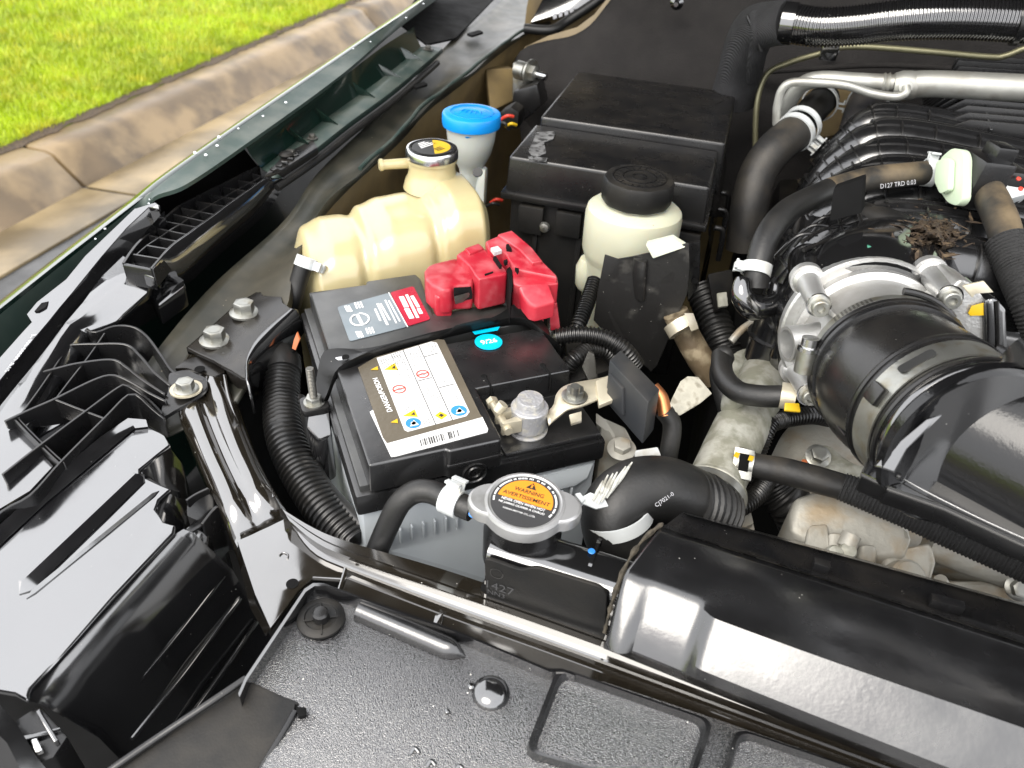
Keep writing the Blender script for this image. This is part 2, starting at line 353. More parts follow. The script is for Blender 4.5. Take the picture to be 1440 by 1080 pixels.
def flat(pts, up, mat, parent, name, thick=.0003, bev=0):
    return part(name, prism([V(p)+V(up)*thick for p in pts], -V(up)*thick, bev), mat, parent)
def disc(c, n, r, th, mat, parent, name, seg=32, xs=1., xref=None):
    return part(name, lathe([(r,0),(r,th)], c, n, seg, xref=xref, rf=(lambda t: 1/math.hypot(math.cos(t)/xs, math.sin(t)))), mat, parent)
def WY(px, py, y):
    d = RW @ V(((px-720)/FPX, (py-540)/FPX, 1)); return CAM + d*((y-CAM.y)/d.y)
def WYL(pts): return [WY(*p) for p in pts]
def resample(pts, n): 
    P = catmull(pts, 8) if len(pts) > 2 else pts
    L = [0]
    for a, b in zip(P, P[1:]): L.append(L[-1]+(b-a).length)
    out = []; j = 0
    for i in range(n):
        s = L[-1]*i/(n-1)
        while j < len(P)-2 and L[j+1] < s: j += 1
        d = L[j+1]-L[j]; out.append(P[j].lerp(P[j+1], (s-L[j])/d if d > 1e-9 else 0))
    return out
# ================================================================== SETTING
bm = new(); prism([V((-60,-60,0)), V((60,-60,0)), V((60,90,0)), V((-60,90,0))], V((0,0,-.05)), 0, bm=bm)
road = struct('road', bm, m_asph)
XB, XT, XG = -2.54, -2.655, -2.80
gut = struct('gutter', prism([V((XB+.02,-30,.002)), V((-2.27,-30,.002)), V((-2.27,60,.002)), V((XB+.02,60,.002))], V((0,0,-.03)), 0), m_deep)
krb = struct('kerb', prism([V((XT,-30,.09)), V((XG+.01,-30,.09)), V((XG+.01,60,.09)), V((XT,60,.09))], V((0,0,-.1)), 0), m_deep)
y = 2.47-3.0*4
while y < 22:
    yb = y+3.0-.018
    prof = [(XB+.012,.006),(XB-.01,.03),(XT+.03,.105),(XT+.012,.128),(XT-.02,.14),(XG,.142),(XG,-.05),(XB,-.05)]
    n = 12; rows = []
    for i in range(n+1):
        t = y+(yb-y)*i/n; rows.append([V((x+random.uniform(-.0015,.0015) if k < 5 else x, t, z+(random.uniform(-.001,.001) if k < 5 else 0))) for k, (x, z) in enumerate(prof)])
    part('kerb_block', bevel(loft(rows, close=True, capends=True), .004, 1, 60), m_conc, krb, angle=50)
    part('gutter_slab', prism([V((-2.27,y,.012)), V((-2.27,yb,.012)), V((XB+.01,yb,.006)), V((XB+.01,y,.006))], V((0,0,-.03)), .003), m_gutter, gut)
    y += 3.0
bm = new(); rows = []
xs = [XG-.0, XG-.05, -3.4, -4.5, -7, -12, -30, -60]
for x in xs: rows.append([V((x, yy, .125+(.03 if x < -2.82 else 0)+.006*math.sin(yy*3+x*5))) for yy in [-30+1.5*k for k in range(81)]])
rg0 = random.Random(11)
lawn = struct('lawn', loft(rows, bm), m_soil)
soil = struct('soil_edge', loft([[V((XG-.09+rg0.uniform(-.01,.01),-6+.05*k,.150)) for k in range(420)], [V((XG-.03,-6+.05*k,.153+rg0.uniform(-.004,.004))) for k in range(420)], [V((XG+.012+rg0.uniform(-.02,.012),-6+.05*k,.1445)) for k in range(420)]]), m_leaf)
# grass: many thin blades, one mass
verts = []; faces = []
rg = random.Random(3)
def blade(x, y, h, wd):
    a = rg.uniform(0, 6.283); lean = rg.uniform(.1,.8)*h; la = rg.uniform(0, 6.283); dx, dy = math.cos(a)*wd, math.sin(a)*wd; lx, ly = math.cos(la)*lean, math.sin(la)*lean
    z0 = .14; i = len(verts)
    verts.extend([(x-dx,y-dy,z0),(x+dx,y+dy,z0),(x+dx*.7+lx*.4,y+dy*.7+ly*.4,z0+h*.6),(x-dx*.7+lx*.4,y-dy*.7+ly*.4,z0+h*.6),(x+lx,y+ly,z0+h)])
    faces.extend([(i,i+1,i+2,i+3),(i+3,i+2,i+4)])
for k in range(150000):
    y = rg.uniform(.8, 11); dx_ = rg.random()**1.5*min(5.5, .9+y*.62); x = XG-.035-dx_
    s = 1+.3*dx_
    blade(x+rg.gauss(0,.008), y, rg.uniform(.03,.075)*(1 if dx_ > .05 else .8), .0022*s)
me = bpy.data.meshes.new('grass'); me.from_pydata(verts, [], faces)
g = bpy.data.objects.new('grass', me); COL.objects.link(g); me.materials.append(m_grass); tag(g, 'bright green mown lawn grass beyond the kerb', 'grass', kind='stuff')
# ================================================================== BODY PANELS
# front fender: outer skin, drip strip, inner wall and flange
fo = WL([(-150,555,.985),(0,437,1.013),(97,360,1.033),(180,296,1.054),(210,273,1.064),(260,233,1.085),(353,167,1.10),(480,80,1.12),(597,0,1.14),(700,-70,1.155)])
fi = [fo[0]+V((.003,0,-.06)), fo[1]+V((.003,0,-.06)), fo[2]+V((.003,0,-.055)), fo[3]+V((.003,0,-.03))]+WL([(212,281,1.062),(262,259,1.079),(345,203,1.09),(480,105,1.112),(572,27,1.128),(690,-60,1.15)])
A = catmull(fo,7)[:60]; B = catmull(fi,7)[:60]; n = 60
up = [a+V((0,0,.0015)) for a in A]
fen = thing('front_fender', 'dark green front fender with folded inner edge along the kerb side', 'fender', V((-.56,.8,.6)))
rows = [[a+V((-.13,0,-.5)) for a in A], [a+V((-.115,0,-.25)) for a in A], [a+V((-.075,0,-.075)) for a in A], [a+V((-.03,0,-.014)) for a in A], [a+V((-.008,0,-.001)) for a in A], up, [a.lerp(b,.06)+V((0,0,.001)) for a, b in zip(A,B)]]
part('outer_skin', loft(rows), m_green, fen, angle=60)
rows = [[a.lerp(b,.065)+V((0,0,.0012)) for a, b in zip(A,B)], [a.lerp(b,.5) for a, b in zip(A,B)], B, [b+V((0,0,-.004)) for b in B]]
part('drip_strip', loft(rows), m_green2, fen, label='grey-green strip along the fender edge, sky sheen in its colour')
wt = WL([(345,203,1.09),(410,155,1.1),(480,107,1.111),(540,62,1.121),(582,36,1.127)]); wb = WL([(368,237,1.06),(420,196,1.068),(470,158,1.077),(537,110,1.09),(592,66,1.10)])
fl = WL([(383,250,1.057),(440,212,1.065),(490,173,1.074),(555,125,1.084),(622,68,1.097)])
n = 30; a, b, c = resample(wt,n), resample(wb,n), resample(fl,n)
part('inner_wall', loft([[p+V((0,0,-.002)) for p in a], [p.lerp(q,.5)+V((-.003,0,0)) for p, q in zip(a,b)], b]), m_green, fen)
fb = [p.lerp(q,.05)+V((0,0,.0005)) for p, q in zip(b,c)]
mods(part('inner_flange', loft([b, [p.lerp(q,.5)+V((0,0,.002)) for p, q in zip(b,c)], c, [p+V((.001,0,-.006)) for p in c]]), m_green2, fen), .0015)
for px, py, t in ((441,163,.33),(488,130,.52),(530,100,.7),(567,72,.87),(412,187,.18)):
    i = int(t*(n-1)); p, q = b[i], a[i]; d = (c[i]-b[i]); e = (b[min(i+1,n-1)]-b[max(i-1,0)]).normalized()*.0022
    part('gusset', prism([p+V((0,0,.0005)), p+d*.75+V((0,0,.001)), p.lerp(q,.55)], e, .0005), m_green, fen)
for t, s in ((.12,1.),(.24,.8),(.97,1.)):
    i = int(t*(n-1)); hexbolt('bolt', b[i].lerp(c[i],.5)+V((0,0,.002)), (0,0,1), .0048*s, .005, m_rod, fen, 1.7)
# rubber bead under the flange
solo('flange_seal', tube([p+V((.004,.0,-.011)) for p in c[::3]], .004), m_rubber, 'black rubber seal bead running under the green fender flange', 'seal')
# water beads along the fender edge
dr = thing('water_droplets', 'row of rain droplets beaded along the fender edge', 'droplets', A[30])
for k in range(16):
    i = rg.randint(14, 57); p = A[i].lerp(A[min(59,i+1)], rg.random())+V((rg.uniform(-.006,.014),0,.0015)); r = rg.uniform(.0009,.0019)
    part('droplet', lathe([(r,0),(r*.95,r*.35),(r*.6,r*.75),(r*.1,r*.9)], p, (0,0,1), 10), m_drop, dr)
# inner fender sheet with wavy edge
wu = WL([(120,640,.955),(215,500,.985),(300,400,1.0),(400,310,1.02),(445,245,1.04),(520,172,1.058),(610,83,1.078),(640,52,1.085),(690,15,1.092),(740,-30,1.10)])
ww = WL([(330,560,.985),(402,440,1.008),(412,370,1.03),(443,310,1.04),(483,263,1.05),(560,193,1.06),(597,152,1.07),(647,113,1.08),(735,46,1.10),(800,18,1.108)])
n = 70; a, b = resample(wu,n), resample(ww,n)
rows = [[p.lerp(q,t)+V((0,0,-.014*math.sin(math.pi*t)+.003*math.sin(i*.55+t*4)*t)) for i, (p, q) in enumerate(zip(a,b))] for t in (0,.12,.25,.4,.55,.7,.82,.92,.97,1.0)]
rows.append([q+V((.002,0,-.006)) for q in b])
inn = part('inner_fender', loft(rows), m_inner, angle=60); mods(inn, .0016); tag(inn, 'dusty dark grey inner fender sheet with a wavy lower edge', 'panel')
sbd = [q+V((-.003,0,.0012)) for q in b[24:]]
part('sealer_bead', tube([p+V((rg.uniform(-.001,.001),0,rg.uniform(-.0005,.0008))) for p in sbd[::2]], .0026, seg=8, n=3), m_green2, inn, label='lumpy seam sealer along the edge')
for px, py in ((668,44),(590,117)): part('slot_hole_mark', rprism(WL([(px-12,py+3,1.0895 if py < 90 else 1.078),(px+6,py-2,1.0895 if py < 90 else 1.078),(px+12,py+1,1.0895 if py < 90 else 1.078),(px-4,py+6,1.0895 if py < 90 else 1.078)]), V((0,0,-.003)), .003, 0), m_deep, inn)
# apron wall in tan paint
ap = thing('apron_wall', 'tan painted apron wall below the wavy inner fender edge', 'body panel', V((-.4,.9,.75)))
q3 = [q+V((-.008,.004,-.012)) for q in b]; q2 = [q for q in q3 if q.y > .66]; q4 = [q for q in q3 if q.y <= .69]
rows = [q2, [q+V((-.012,0,-.05)) for q in q2], [q+V((-.004,0,-.14)) for q in q2], [q+V((-.004,0,-.35)) for q in q2]]
mods(part('panel', loft(rows), m_tan, ap, angle=60), .0015)
solo('bracket_shade_sheet', loft([[q+V((0,0,-z)) for q in q4] for z in (0,.1,.4)]), m_deep, 'near-black sheet standing for the shade below the bolted bracket', 'shade sheet')  # dark sheet added for the shade ahead of the tan apron
bx = WL([(683,97,1.07),(722,96,1.07),(728,140,1.03),(690,158,1.03)])
part('stiffener_box', prism(bx, V((-.02,.05,-.01)), .004), m_tan, ap)
# cowl corner clutter beyond the inner fender
solo('cowl_seal', tube(WYL([(738,40,1.27),(775,42,1.27),(800,28,1.29),(850,-6,1.31),(900,-50,1.32)]), .0075), m_rubber, 'black rubber cowl seal in the far corner beside the tan firewall', 'seal')
cw = thing('windscreen_cowl', 'black cowl panel with small slots at the far corner', 'panel', WY(790,10,1.3))
part('panel', prism(WYL([(745,32,1.30),(772,-20,1.34),(850,-40,1.36),(828,8,1.33)]), V((0,.02,-.01)), .003), m_gloss, cw)
for k in range(4): part('slot', prism(WYL([(777+k*8,20-k*2.5,1.298),(782+k*8,18-k*2.5,1.298),(783+k*8,25-k*2.5,1.298),(778+k*8,27-k*2.5,1.298)]), V((0,.004,-.002)), 0), m_pgrey, cw)
solo('hinge_gap_shade', prism(WL([(562,33,1.104),(600,62,1.093),(641,53,1.0885),(700,-8,1.0945),(740,-60,1.10),(620,-60,1.115)]), V((0,0,-.003)), 0), m_deep, 'near-black sheet as the shaded gap between fender and inner fender sheet', 'hinge pocket')  # flat near-black sheet paints the dark void by the hinge
# firewall and felt
fw = struct('firewall', prism([V((-.40,1.36,.5)), V((1.2,1.36,.5)), V((1.2,1.36,1.5)), V((-.30,1.36,1.5)), V((-.36,1.36,1.12))], V((0,.02,0)), 0), m_tan)
tops = WYL([(733,88,1.22),(745,72,1.22),(775,62,1.22),(812,54,1.22),(838,38,1.22),(862,8,1.23),(900,-22,1.24),(1100,-80,1.26),(1300,-110,1.27),(1560,-140,1.28)])
bots = WYL([(730,150,1.2),(742,210,1.18),(775,250,1.16),(812,270,1.15),(838,280,1.14),(862,290,1.14),(930,300,1.13),(1100,310,1.12),(1300,330,1.12),(1560,350,1.12)])
tops.append(V((1.0,1.28,tops[-1].z))); bots.append(V((1.0,1.12,bots[-1].z)))
n = 110; a, b = resample(tops,n), resample(bots,n); rows = []
for t in [k/26 for k in range(27)]:
    rows.append([p.lerp(q,t)+V((0,-.022*math.sin(math.pi*min(1,t*1.3))*(.6+.4*math.sin(i*.07+t*2)) - .0022*math.sin(i*.5+t*11)*math.sin(t*3.14),.0)) for i, (p, q) in enumerate(zip(a,b))])
fe = part('firewall_insulation', loft(rows), m_felt, angle=80); mods(fe, .012, 0); tag(fe, 'charcoal felt insulation blanket covering the firewall', 'insulation')
solo('cowl_flange', loft([WYL([(728,92,1.235),(738,66,1.235),(772,50,1.235),(812,38,1.235),(836,20,1.24),(862,-12,1.25),(900,-45,1.26)]), WYL([(732,112,1.225),(748,86,1.225),(778,74,1.225),(818,64,1.225),(846,46,1.23),(870,16,1.24),(905,-12,1.25)])]), m_tan, 'tan painted flange edging the firewall insulation', 'body panel')
for px, py in ((952,4),(1170,72)):
    p = WY(px,py,1.165); part('felt_clip', lathe([(.009,0),(.009,.002),(.004,.006),(.003,.012)], p, (0,-1,0), 18), m_gloss, fe)
solo('felt_fold', tube(WYL([(1040,104,1.16),(1150,96,1.14),(1260,92,1.13),(1440,104,1.12),(1500,110,1.12)]), .0035), m_felt, 'raised charcoal seam line across the firewall insulation', 'seam')
# near-black sheet added under the bay as the shade seen through gaps
struct('bay_shade_sheet', prism([V((-.75,.1,.58)), V((1.2,.1,.58)), V((1.2,1.34,.58)), V((-.75,1.34,.58))], V((0,0,-.02)), 0), m_deep)
f0 = F((0,0,0))
# hood, held open above the bay
hd = thing('hood', 'open dark green hood propped up above the engine bay', 'hood', V((.25,1.3,1.22)))
ha = math.radians(50); hx0, hx1 = -.54, 1.05
def hp(x, s, k): return V((x, 1.32-math.cos(ha)*s-math.sin(ha)*k, 1.20+math.sin(ha)*s-math.cos(ha)*k))
def hrow(s, k, nn=14): return [hp(hx0+(hx1-hx0)*i/nn, s+(.06*math.sin(math.pi*i/nn) if s > .9 else 0), k-.05*math.sin(math.pi*i/nn)) for i in range(nn+1)]
part('outer_skin', loft([hrow(s,0) for s in (0,.3,.6,.9,1.14)]), m_green, hd, angle=60)
part('inner_liner', loft([hrow(s,.03) for s in (.02,.3,.6,.9,1.10)]), m_felt, hd, angle=60)
part('edge', loft([hrow(1.10,.03), hrow(1.16,.012), hrow(1.14,0)]), m_green, hd, angle=60)
# ================================================================== FENDER TRIM LADDER
def crop(sx, ox, oy): return lambda x, y, z: W(ox+x/sx, oy+y/sx, z)
c2 = crop(5.143, 160, 200)
tr = thing('fender_air_guide', 'long black plastic air guide with ladder ribs beside the green fender strip', 'plastic trim', V((-.48,.6,1.0)))
def zt(x): return 1.047+.012*min(1, max(0, x/1100))
lowr = [(270,910),(330,840),(390,770),(455,715),(530,665),(600,612),(660,570),(730,520),(805,462),(880,408),(960,352),(1035,298),(1100,255)]
upr = [(70,870),(115,800),(170,730),(230,672),(290,610),(350,560),(410,510),(480,452),(590,395),(690,345),(800,292),(910,237),(1050,165)]
lp = [c2(x,y,zt(x)) for x, y in lowr]; uq = [c2(x,y,zt(x)) for x, y in upr]
def rail(name, pts, wd, h, mat, parent, vx):
    bm = new(); P = resample(pts, 40)
    rows = []
    for i, p in enumerate(P):
        t = (P[min(i+1,39)]-P[max(i-1,0)]).normalized(); s = V((-t.y,t.x,0)).normalized()*wd
        rows.append([p+s, p-s, p-s+V((0,0,-h)), p+s+V((0,0,-h))])
    return part(name, bevel(loft(rows, bm, True, True), .0004, 1), mat, parent)
rail('rail', lp, .0013, .02, m_satin, tr, 0); rail('rail', uq, .0015, .022, m_satin, tr, 0)
mid = [c2(x,y,zt(x)-.001) for x, y in ((160,815),(240,745),(325,690),(410,632),(480,590),(550,543),(630,495),(710,445),(795,396),(890,342),(970,300),(1060,250))]
rail('rail', mid, .0009, .016, m_satin, tr, 0)
for (x0,y0),(x1,y1) in (((330,840),(150,810)),((390,770),(240,745)),((455,715),(265,675)),((530,665),(325,625)),((600,612),(385,572)),((660,570),(445,522)),((730,520),(500,475)),((805,462),(600,425)),((880,408),(695,378)),((960,352),(800,325)),((1035,298),(905,275)),((1085,250),(1005,228))):
    a, b = c2(x0,y0,zt(x0)-.0005), c2(x1,y1,zt(x1)-.0005); b = a+(b-a)*1.05; d = (b-a).normalized(); s = V((-d.y,d.x,0))*.0009
    part('rib', prism([a-s, b-s, b+s, a+s], V((0,0,-.017)), .0003, 1), m_satin, tr)
part('rail', prism([c2(70,870,1.047), c2(270,910,1.047), c2(285,930,1.047), c2(70,890,1.047)], V((0,0,-.02)), .0005), m_satin, tr)
n = 30; a, b = resample(lp,n), resample(uq,n)
part('tray_floor', loft([[p+V((0,0,-.019)) for p in a], [p+V((0,0,-.021)) for p in b]]), m_gloss, tr)
sb = [c2(x,y,z) for x, y, z in ((290,985,1.02),(360,1010,1.01),(515,1020,1.008),(700,860,1.012),(880,700,1.016),(1060,545,1.02),(1180,380,1.032),(1240,255,1.05))]
bb = resample(sb, n)
mods(part('side_wall', loft([a, [p.lerp(q,.5)+V((.002,0,0)) for p, q in zip(a,bb)], bb]), m_gloss, tr, label='glossy brown-black side wall reflecting the bay'), .002)
part('end_stop', prism([c2(70,890,1.045), c2(290,985,1.04), c2(300,940,1.043)], V((0,0,-.012)), .001), m_gloss, tr)
# near-black sheet added as the shade in the gap beside the guide
m_ = loft([[c2(x,y,z) for x, y, z in ((160,470,1.04),(330,395,1.045),(520,310,1.05),(930,30,1.06))], [c2(x,y,z) for x, y, z in ((300,560,1.0),(480,470,1.01),(800,320,1.02),(1050,180,1.03))]])
solo('guide_gap_shade', m_, m_deep, 'near-black sheet as the shade in the gap between fender strip and air guide', 'shade sheet')
# clip cluster where guide meets flange
cc = thing('trim_clip', 'black push clip and crumpled tape joining the air guide to the fender flange', 'clip', W(405,228,1.055))
part('body', prism(WL([(372,246,1.062),(398,240,1.06),(447,208,1.068),(440,196,1.07),(400,216,1.066)]), V((0,0,-.008)), .0015), m_satin, cc)
lathe_b = lathe([(.0075,0),(.0085,.002),(.006,.004),(.0045,.0045)], W(403,219,1.066), (0,0,1), 22); part('clip_head', lathe_b, m_matte, cc)
for k in range(7):
    x, y = 384+k*8, 240-k*5.2; f = F(W(x,y,1.064), (1,rg.uniform(-.5,.5),0), (0,1,rg.uniform(-.4,.4))); part('tape_fold', box(f, (-.003,-.002,0), (.004,.002,.0025), .0006), m_satin, cc)
# ================================================================== HEADLAMP
hl = thing('headlamp_housing', 'big glossy black headlamp housing back with ribbed mounting arm', 'headlamp', V((-.42,.32,.85)))
c1 = crop(6, 0, 360)
def lift(v): return [p for p in v]
so_ = WL([(-110,640,.990),(0,503,1.012),(32,467,1.018),(45,453,1.021),(38,442,1.022),(52,425,1.026),(93,393,1.034),(120,360,1.043),(189,294,1.062),(218,285,1.070),(225,290,1.070)])
si = WL([(-80,640,.990),(0,534,1.012),(33,493,1.017),(50,473,1.020),(67,453,1.023),(83,433,1.026),(100,413,1.032),(143,360,1.043),(178,320,1.053),(209,291,1.066),(222,292,1.070)])
mods(part('outer_strip', loft([[p+V((0,0,-.006)) for p in so_], so_, si, [p+V((0,0,-.004)) for p in si]]), m_hl, hl, label='pale-shining outer strip with moulded number'), .0015)
g0 = [p+V((0,0,-.001)) for p in si]; ge = WL([(-55,640,.989),(25,540,1.010),(50,510,1.014),(72,482,1.018),(93,453,1.022),(117,425,1.027),(142,390,1.034),(173,360,1.043),(193,338,1.049),(222,305,1.062),(231,295,1.068)])
part('groove', loft([g0, [p.lerp(q,.25)+V((0,0,-.016)) for p, q in zip(g0,ge)], [p.lerp(q,.8)+V((0,0,-.016)) for p, q in zip(g0,ge)], [q+V((0,0,-.001)) for q in ge]]), m_gloss, hl)
part('slot', prism([c1(290,465,1.0245), c1(350,395,1.0265), c1(410,382,1.0275), c1(385,430,1.0262), c1(320,465,1.0248)], V((0,0,-.0012)), 0), m_deep, hl)
ta, tb = c1(25,985,1.0135), c1(270,665,1.0198)
text('JL 100-50089 .8.15', tb, ta-tb, (c1(190,560,1.015)-tb)*-1, (ta-tb).length, m_pgrey, hl, 'moulded_number', .0004, bold=.01)
# second panel, between groove and ribs
pr2 = WL([(-30,680,.985),(45,590,.995),(75,545,.998),(105,505,1.001),(125,470,1.004),(163,450,1.010),(206,412,1.022),(216,388,1.032)])
pl2 = ge[:8]
mods(part('panel', loft([pl2, [p.lerp(q,.5) for p, q in zip(pl2,pr2)], pr2, [q+V((.001,0,-.006)) for q in pr2]]), m_hl, hl), .0015)
# strip below the air guide, running into the arm
part('arm_rail', loft([WL([(160,452,1.009),(185,430,1.012),(230,392,1.012),(262,402,1.008)]), WL([(150,462,.995),(190,440,.997),(238,412,.997),(263,412,.996)]), WL([(175,470,.97),(205,455,.97),(245,425,.97),(265,416,.97)])]), m_gloss, hl)
part('arm_knob', prism(WL([(208,395,1.016),(222,380,1.02),(258,392,1.015),(260,402,1.01),(222,430,1.004),(210,412,1.01)]), V((0,0,-.022)), .002), m_gloss, hl)
def fin(pts, h, wd=.0011, name='rib', mat=None, zs=None):
    P = resample(WL(pts), 34); rows = []
    for i, p in enumerate(P):
        t = (P[min(i+1,33)]-P[max(i-1,0)]); s = V((-t.y,t.x,0)).normalized()*wd; hh = lerpl(h, i/33) if isinstance(h, list) else h
        rows.append([p+s, p-s, p-s+V((0,0,-hh)), p+s+V((0,0,-hh))])
    return part(name, bevel(loft(rows, None, True, True), .0004, 1), mat or m_satin, hl)
fin([(104,458,1.012),(116,453,1.012),(124,464,1.01),(137,466,1.01),(160,458,1.01),(187,459,1.008),(207,473,1.003),(227,500,.998),(243,522,.993),(262,528,.992),(287,534,.992)], [.02,.03,.04,.045,.04,.03,.012,.006])
fin([(79,489,1.009),(100,484,1.009),(133,483,1.009),(177,484,1.007),(197,500,1.002),(217,523,.996),(240,542,.991)], [.015,.025,.03,.035,.035,.025,.008])
fin([(48,525,1.008),(80,517,1.008),(110,510,1.008),(157,505,1.006),(177,515,1.002),(200,533,.996),(232,554,.99)], [.012,.025,.03,.035,.035,.02,.008])
fin([(6,592,1.005),(40,576,1.005),(77,560,1.005),(133,533,1.005),(160,527,1.003),(187,538,.998),(210,552,.993),(234,564,.989)], [.008,.02,.028,.034,.035,.03,.008])
fin([(3,667,1.001),(50,630,1.001),(117,580,1.001),(165,545,1.002),(180,542,1.0),(207,560,.993),(228,581,.987)], [.012,.02,.025,.03,.035,.03,.01])
fin([(-60,780,.992),(0,720,.995),(43,695,.997),(87,647,.998),(147,587,.999),(178,556,1.0),(193,555,.998),(213,573,.992),(231,588,.986)], [.02,.03,.035,.035,.04,.04,.03,.02])
fin([(115,455,1.0105),(90,495,1.008),(60,540,1.005),(25,588,1.003)], .016, .0009)
fin([(147,468,1.0085),(125,500,1.0065),(100,532,1.005),(77,562,1.004)], .02, .0009)
fin([(18,587,1.0035),(50,620,1.0),(84,652,.997)], .018, .0009)
fin([(22,584,1.0035),(54,617,1.0),(90,650,.997)], .018, .0006)
fin([(77,561,1.0045),(110,574,1.001),(147,588,.998)], .018, .0009)
# shallow floor below the ribs
fr_ = [[(115,460,.99),(150,466,.99),(190,475,.985),(215,505,.975)],[(80,495,.989),(133,497,.988),(180,500,.983),(222,535,.972)],[(50,530,.988),(105,530,.985),(165,535,.978),(230,565,.968)],[(5,595,.985),(75,580,.982),(150,570,.975),(232,590,.965)],[(-40,650,.983),(40,640,.98),(110,630,.976),(190,585,.972)],[(-60,720,.98),(0,700,.978),(60,690,.976),(150,610,.974)]]
mods(part('rib_floor', loft([WL(r) for r in fr_]), m_hl, hl), .002)
lit = WL([(-40,600,.9965),(3,598,.9965),(30,600,.9955),(75,655,.9915),(42,690,.990),(0,715,.989),(-60,770,.987)])
part('panel', prism(lit, V((0,0,-.004)), .0008), m_hl, hl)
# mounting tab with rusty washer bolt
tabp = WL([(237,524,.9925),(262,519,.993),(290,531,.992),(292,545,.991),(272,562,.989),(240,580,.984),(225,590,.98),(228,570,.984),(236,552,.988)])
part('mounting_tab', rprism(tabp, V((0,0,-.004)), .004, .0008), m_satin, hl)
wsh = part('washer', lathe([(.013,0),(.013,.0015),(.006,.0017)], W(262,548,.9915), (0,.05,1), 30), m_corr, hl, label='rust-stained washer')
hexbolt('bolt', W(262,548,.993), (0,.05,1), .0075, .009, m_zinc, hl, 1.35)
# main lower housing: shining face, steep dark face, grooves
zf = lambda x, y: .985-.02*((x+y*.9-620)/700)
def H(x, y, dz=0): return W(x, y, zf(x,y)+dz)
face = [(-70,840),(-40,790),(0,752),(60,700),(150,628),(182,594),(205,596),(232,612),(240,626),(222,640),(197,660),(196,668),(226,682),(241,688),(224,703),(219,716),(230,734),(247,738),(245,750),(160,840),(80,930),(44,968),(38,985),(20,975),(-40,965),(-80,930)]
FT = [H(*p) for p in face]
part('main_face', prism(FT, V((0,0,-.005)), .002, 3), m_hl, hl, label='broad mirror-black face shining white')
bev_top = [H(-60,792,.006), H(0,738,.008), H(60,682,.008), H(140,615,.008), H(180,588,.008), H(205,590,.006)]
bev_lo = [H(-50,815,.001), H(6,762,.001), H(66,706,.001), H(152,634,.001), H(190,602,.001), H(208,600,.001)]
part('shoulder', loft([[p+V((0,.003,-.02)) for p in bev_top], bev_top, [p.lerp(q,.5)+V((0,0,.001)) for p, q in zip(bev_top,bev_lo)], bev_lo]), m_hl, hl)
def slotgroove(a, b, wd, dep, name='groove', mat=m_gloss, parent=None):
    a, b = V(a), V(b); d = (b-a).normalized(); s = V((-d.y,d.x,0)).normalized()*wd; out = []
    for k in range(9): t = math.pi*k/8; out.append(b+s*math.cos(t)+d*wd*math.sin(t))
    for k in range(9): t = math.pi*k/8; out.append(a-s*math.cos(t)-d*wd*math.sin(t))
    return part(name, prism([p+V((0,0,dep)) for p in out], V((0,0,-abs(dep)-.0008)), abs(dep)*.6), mat, parent or hl)
def vridge(a, b, wd, h, name='bead', mat=None):
    a, b = V(a), V(b); d = (b-a).normalized(); s_ = V((d.y,-d.x,0)).normalized(); rows = []
    for k in range(21):
        t = k/20; e = min(1, (t/.04)**.5 if t < .04 else 1, ((1-t)/.03)**.5 if t > .97 else 1); p = a.lerp(b,t)
        rows.append([p-s_*wd*e, p-s_*wd*.75*e+V((0,0,h*e)), p-s_*wd*.35*e+V((0,0,h*.96*e)), p+s_*wd*.9*e+V((0,0,-.0006)), p+s_*wd*1.05*e+V((0,0,.0002))])
    return part(name, loft(rows), mat or m_hl, hl, angle=30)
vridge(H(27,836,.0004), H(203,667,.0004), .0052, .0055); vridge(H(37,842,.0003), H(224,690,.0003), .0014, .0022)
# recess by the tab
part('recess_block', prism([H(196,664,.003), H(222,640,.002), H(240,628,-.002), H(256,650,-.022), H(262,676,-.026), H(252,692,-.02), H(226,682,-.008)], V((0,0,-.05)), .002), m_gloss, hl)
part('recess_block', prism([H(219,712,.002), H(240,688,.002), H(262,702,-.02), H(264,724,-.024), H(247,750,-.018), H(222,735,-.004)], V((0,0,-.05)), .003), m_gloss, hl)
part('clip_tower', prism(WL([(262,702,.975),(292,686,.972),(302,700,.965),(302,722,.96),(284,735,.96),(262,725,.968)]), V((0,0,-.09)), .002), m_satin, hl)
part('clip_tower', prism(WL([(258,745,.965),(275,728,.965),(296,735,.958),(290,775,.945),(272,790,.945)]), V((0,0,-.08)), .003), m_gloss, hl)
slotgroove(W(263,750,.9672), W(288,733,.962), .003, .001, 'slot', m_satin)
fin([(262,703,.978),(276,694,.976),(293,686,.974)], .02, .0012)
fin([(284,736,.966),(304,712,.966),(318,712,.962)], .05, .0012)
# steep dark inboard face
e1 = [H(38,985,-.003), H(44,970,-.003), H(80,932,-.003), H(160,842,-.003), H(245,752,-.003), H(258,744,-.003)]
e2 = [p+V((.022,.012,-.05)) for p in e1]; e3 = [p+V((.038,.022,-.16)) for p in e1]
part('inboard_face', loft([e1, [p.lerp(q,.12)+V((.003,.001,.001)) for p, q in zip(e1,e2)], e2, e3]), m_gloss, hl)
def onface(t, s):
    n_ = len(e1)-1; i = min(int(t*n_), n_-1); k = t*n_-i
    return e1[i].lerp(e1[i+1],k).lerp(e3[i].lerp(e3[i+1],k), s)
for s in (.34,.52,.72):
    part('raised_bead', tube([onface(.3+.0*s,s)+V((.006,.002,.002)), onface(.6,s)+V((.009,.003,.002)), onface(.93-s*.1,s)+V((.006,.002,.002))], .0022), m_gloss, hl)
